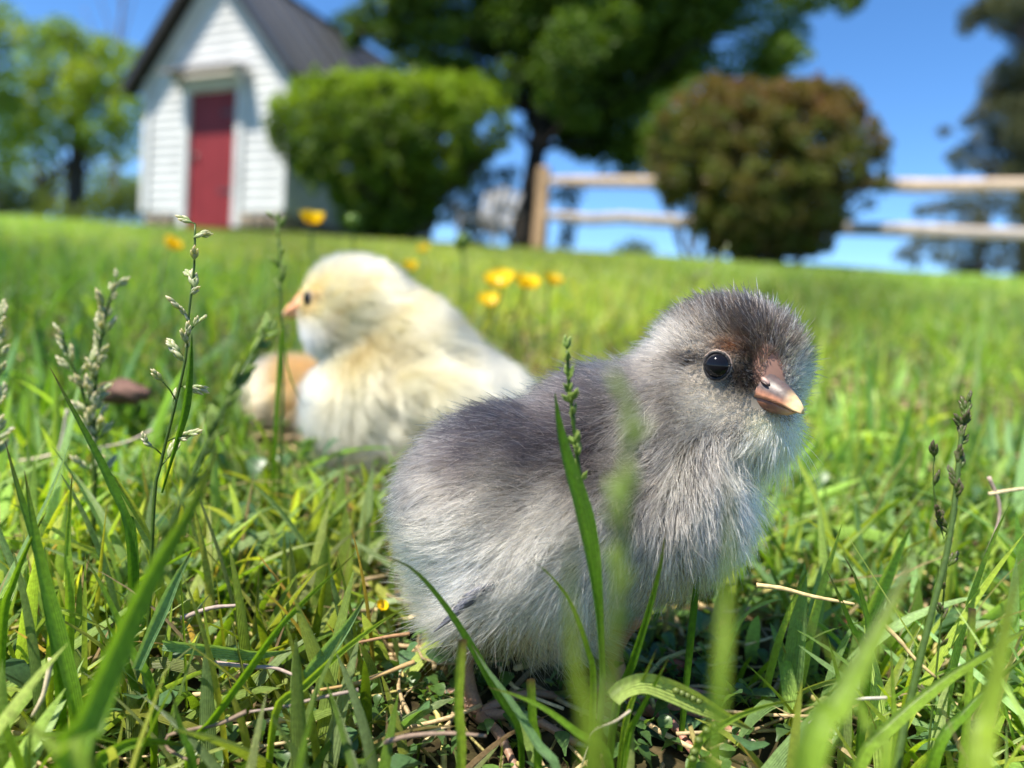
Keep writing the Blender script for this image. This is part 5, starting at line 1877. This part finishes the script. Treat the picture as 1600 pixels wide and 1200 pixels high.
straw('dry_straw', 'upright dead blade, tan with dark edge, at the frame edge', 'straw', [(80, 1028), (74, 1060), (66, 1090), (50, 1120)], .108, .106, 12, (.48, .40, .26))
straw('dry_straw', 'rusty straw lying low behind the long slanting blade', 'straw', [(640, 990), (600, 996), (560, 1004)], .122, .12, 9, (.34, .19, .09))
straw('dry_straw', 'white dead stem lying at the bottom beyond the forked pair', 'straw', [(1385, 1090), (1330, 1094), (1285, 1112), (1262, 1130)], .108, .106, 7, (.55, .50, .42))
straw('dry_straw', 'pale bleached straw standing half upright beyond the open seed head', 'straw', [(105, 640), (96, 690), (80, 730)], .2, .2, 7, (.55, .46, .40))
straw('dry_straw', 'flat bleached straw lying below the pale seed heads', 'straw', [(90, 708), (60, 716), (30, 720)], .2, .2, 8, (.55, .45, .33))
straw('dry_straw', 'pinkish straw lying under the brown lump', 'straw', [(238, 672), (200, 690), (155, 700)], .2, .2, 6, (.45, .36, .30))

# brown lump lying on the lawn
c = P(192, 612, .255)
mb = MB()
v, f4, f3 = sphere_vf(26, 16)
nz_ = 1 + .12 * np.sin(v[:, 0] * 4 + 1) * np.cos(v[:, 1] * 5) + .08 * np.sin(v[:, 2] * 9 + v[:, 0] * 7)
v = v * nz_[:, None]
v[:, 2] += -.5 * (v[:, 0] - .1) ** 2 * .6
v = v * np.array([.0088, .006, .0042])
mb.add(v, f4, (.15, .085, .065)); mb.f3.append(f3)
o = obj('brown_lump', mb.mesh('brown_lump'), M_CLOD, None, c)
tag(o, 'brown rounded lump of dry earth lying among grass beside the pale seed heads', 'clod')

r9 = np.random.default_rng(91)
CH = [(1346, 884, 'under the beak side of the cream straw'), (1352, 905, 'touching the darker one'), (1312, 970, 'below the cream straw'), (1440, 960, 'by the jointed stem'), (1180, 868, 'in the shade under the breast'),
      (1466, 1092, 'low by the jointed stem foot'), (1050, 1040, 'in the deep shade behind the forked blades')]
for (px, py, wh), sz in zip(CH, (.0019, .0016, .0014, .0014, .0018, .0013, .0022)):
    q = ground_at(px, .15)
    # walk along the sight line to the ground
    for Y in np.linspace(.105, .3, 200):
        w_ = P(px, py, Y)
        if w_[2] <= gz(w_[0], w_[1]) + .003: break
    mb = MB()
    v, f4, f3 = sphere_vf(9, 6)
    v = v * (1 + r9.normal(0, .16, (len(v), 1))) * np.array([1.3, 1, .7]) * sz
    mb.add(v, f4, np.array((.30, .095, .06)) * r9.uniform(.7, 1.2)); mb.f3.append(f3)
    o = obj('bark_chip', mb.mesh('bark_chip', smooth=False), M_CLOD, None, w_)
    tag(o, 'small red-brown crumb of bark ' + wh, 'bark chip', 'red-brown crumbs on the soil')
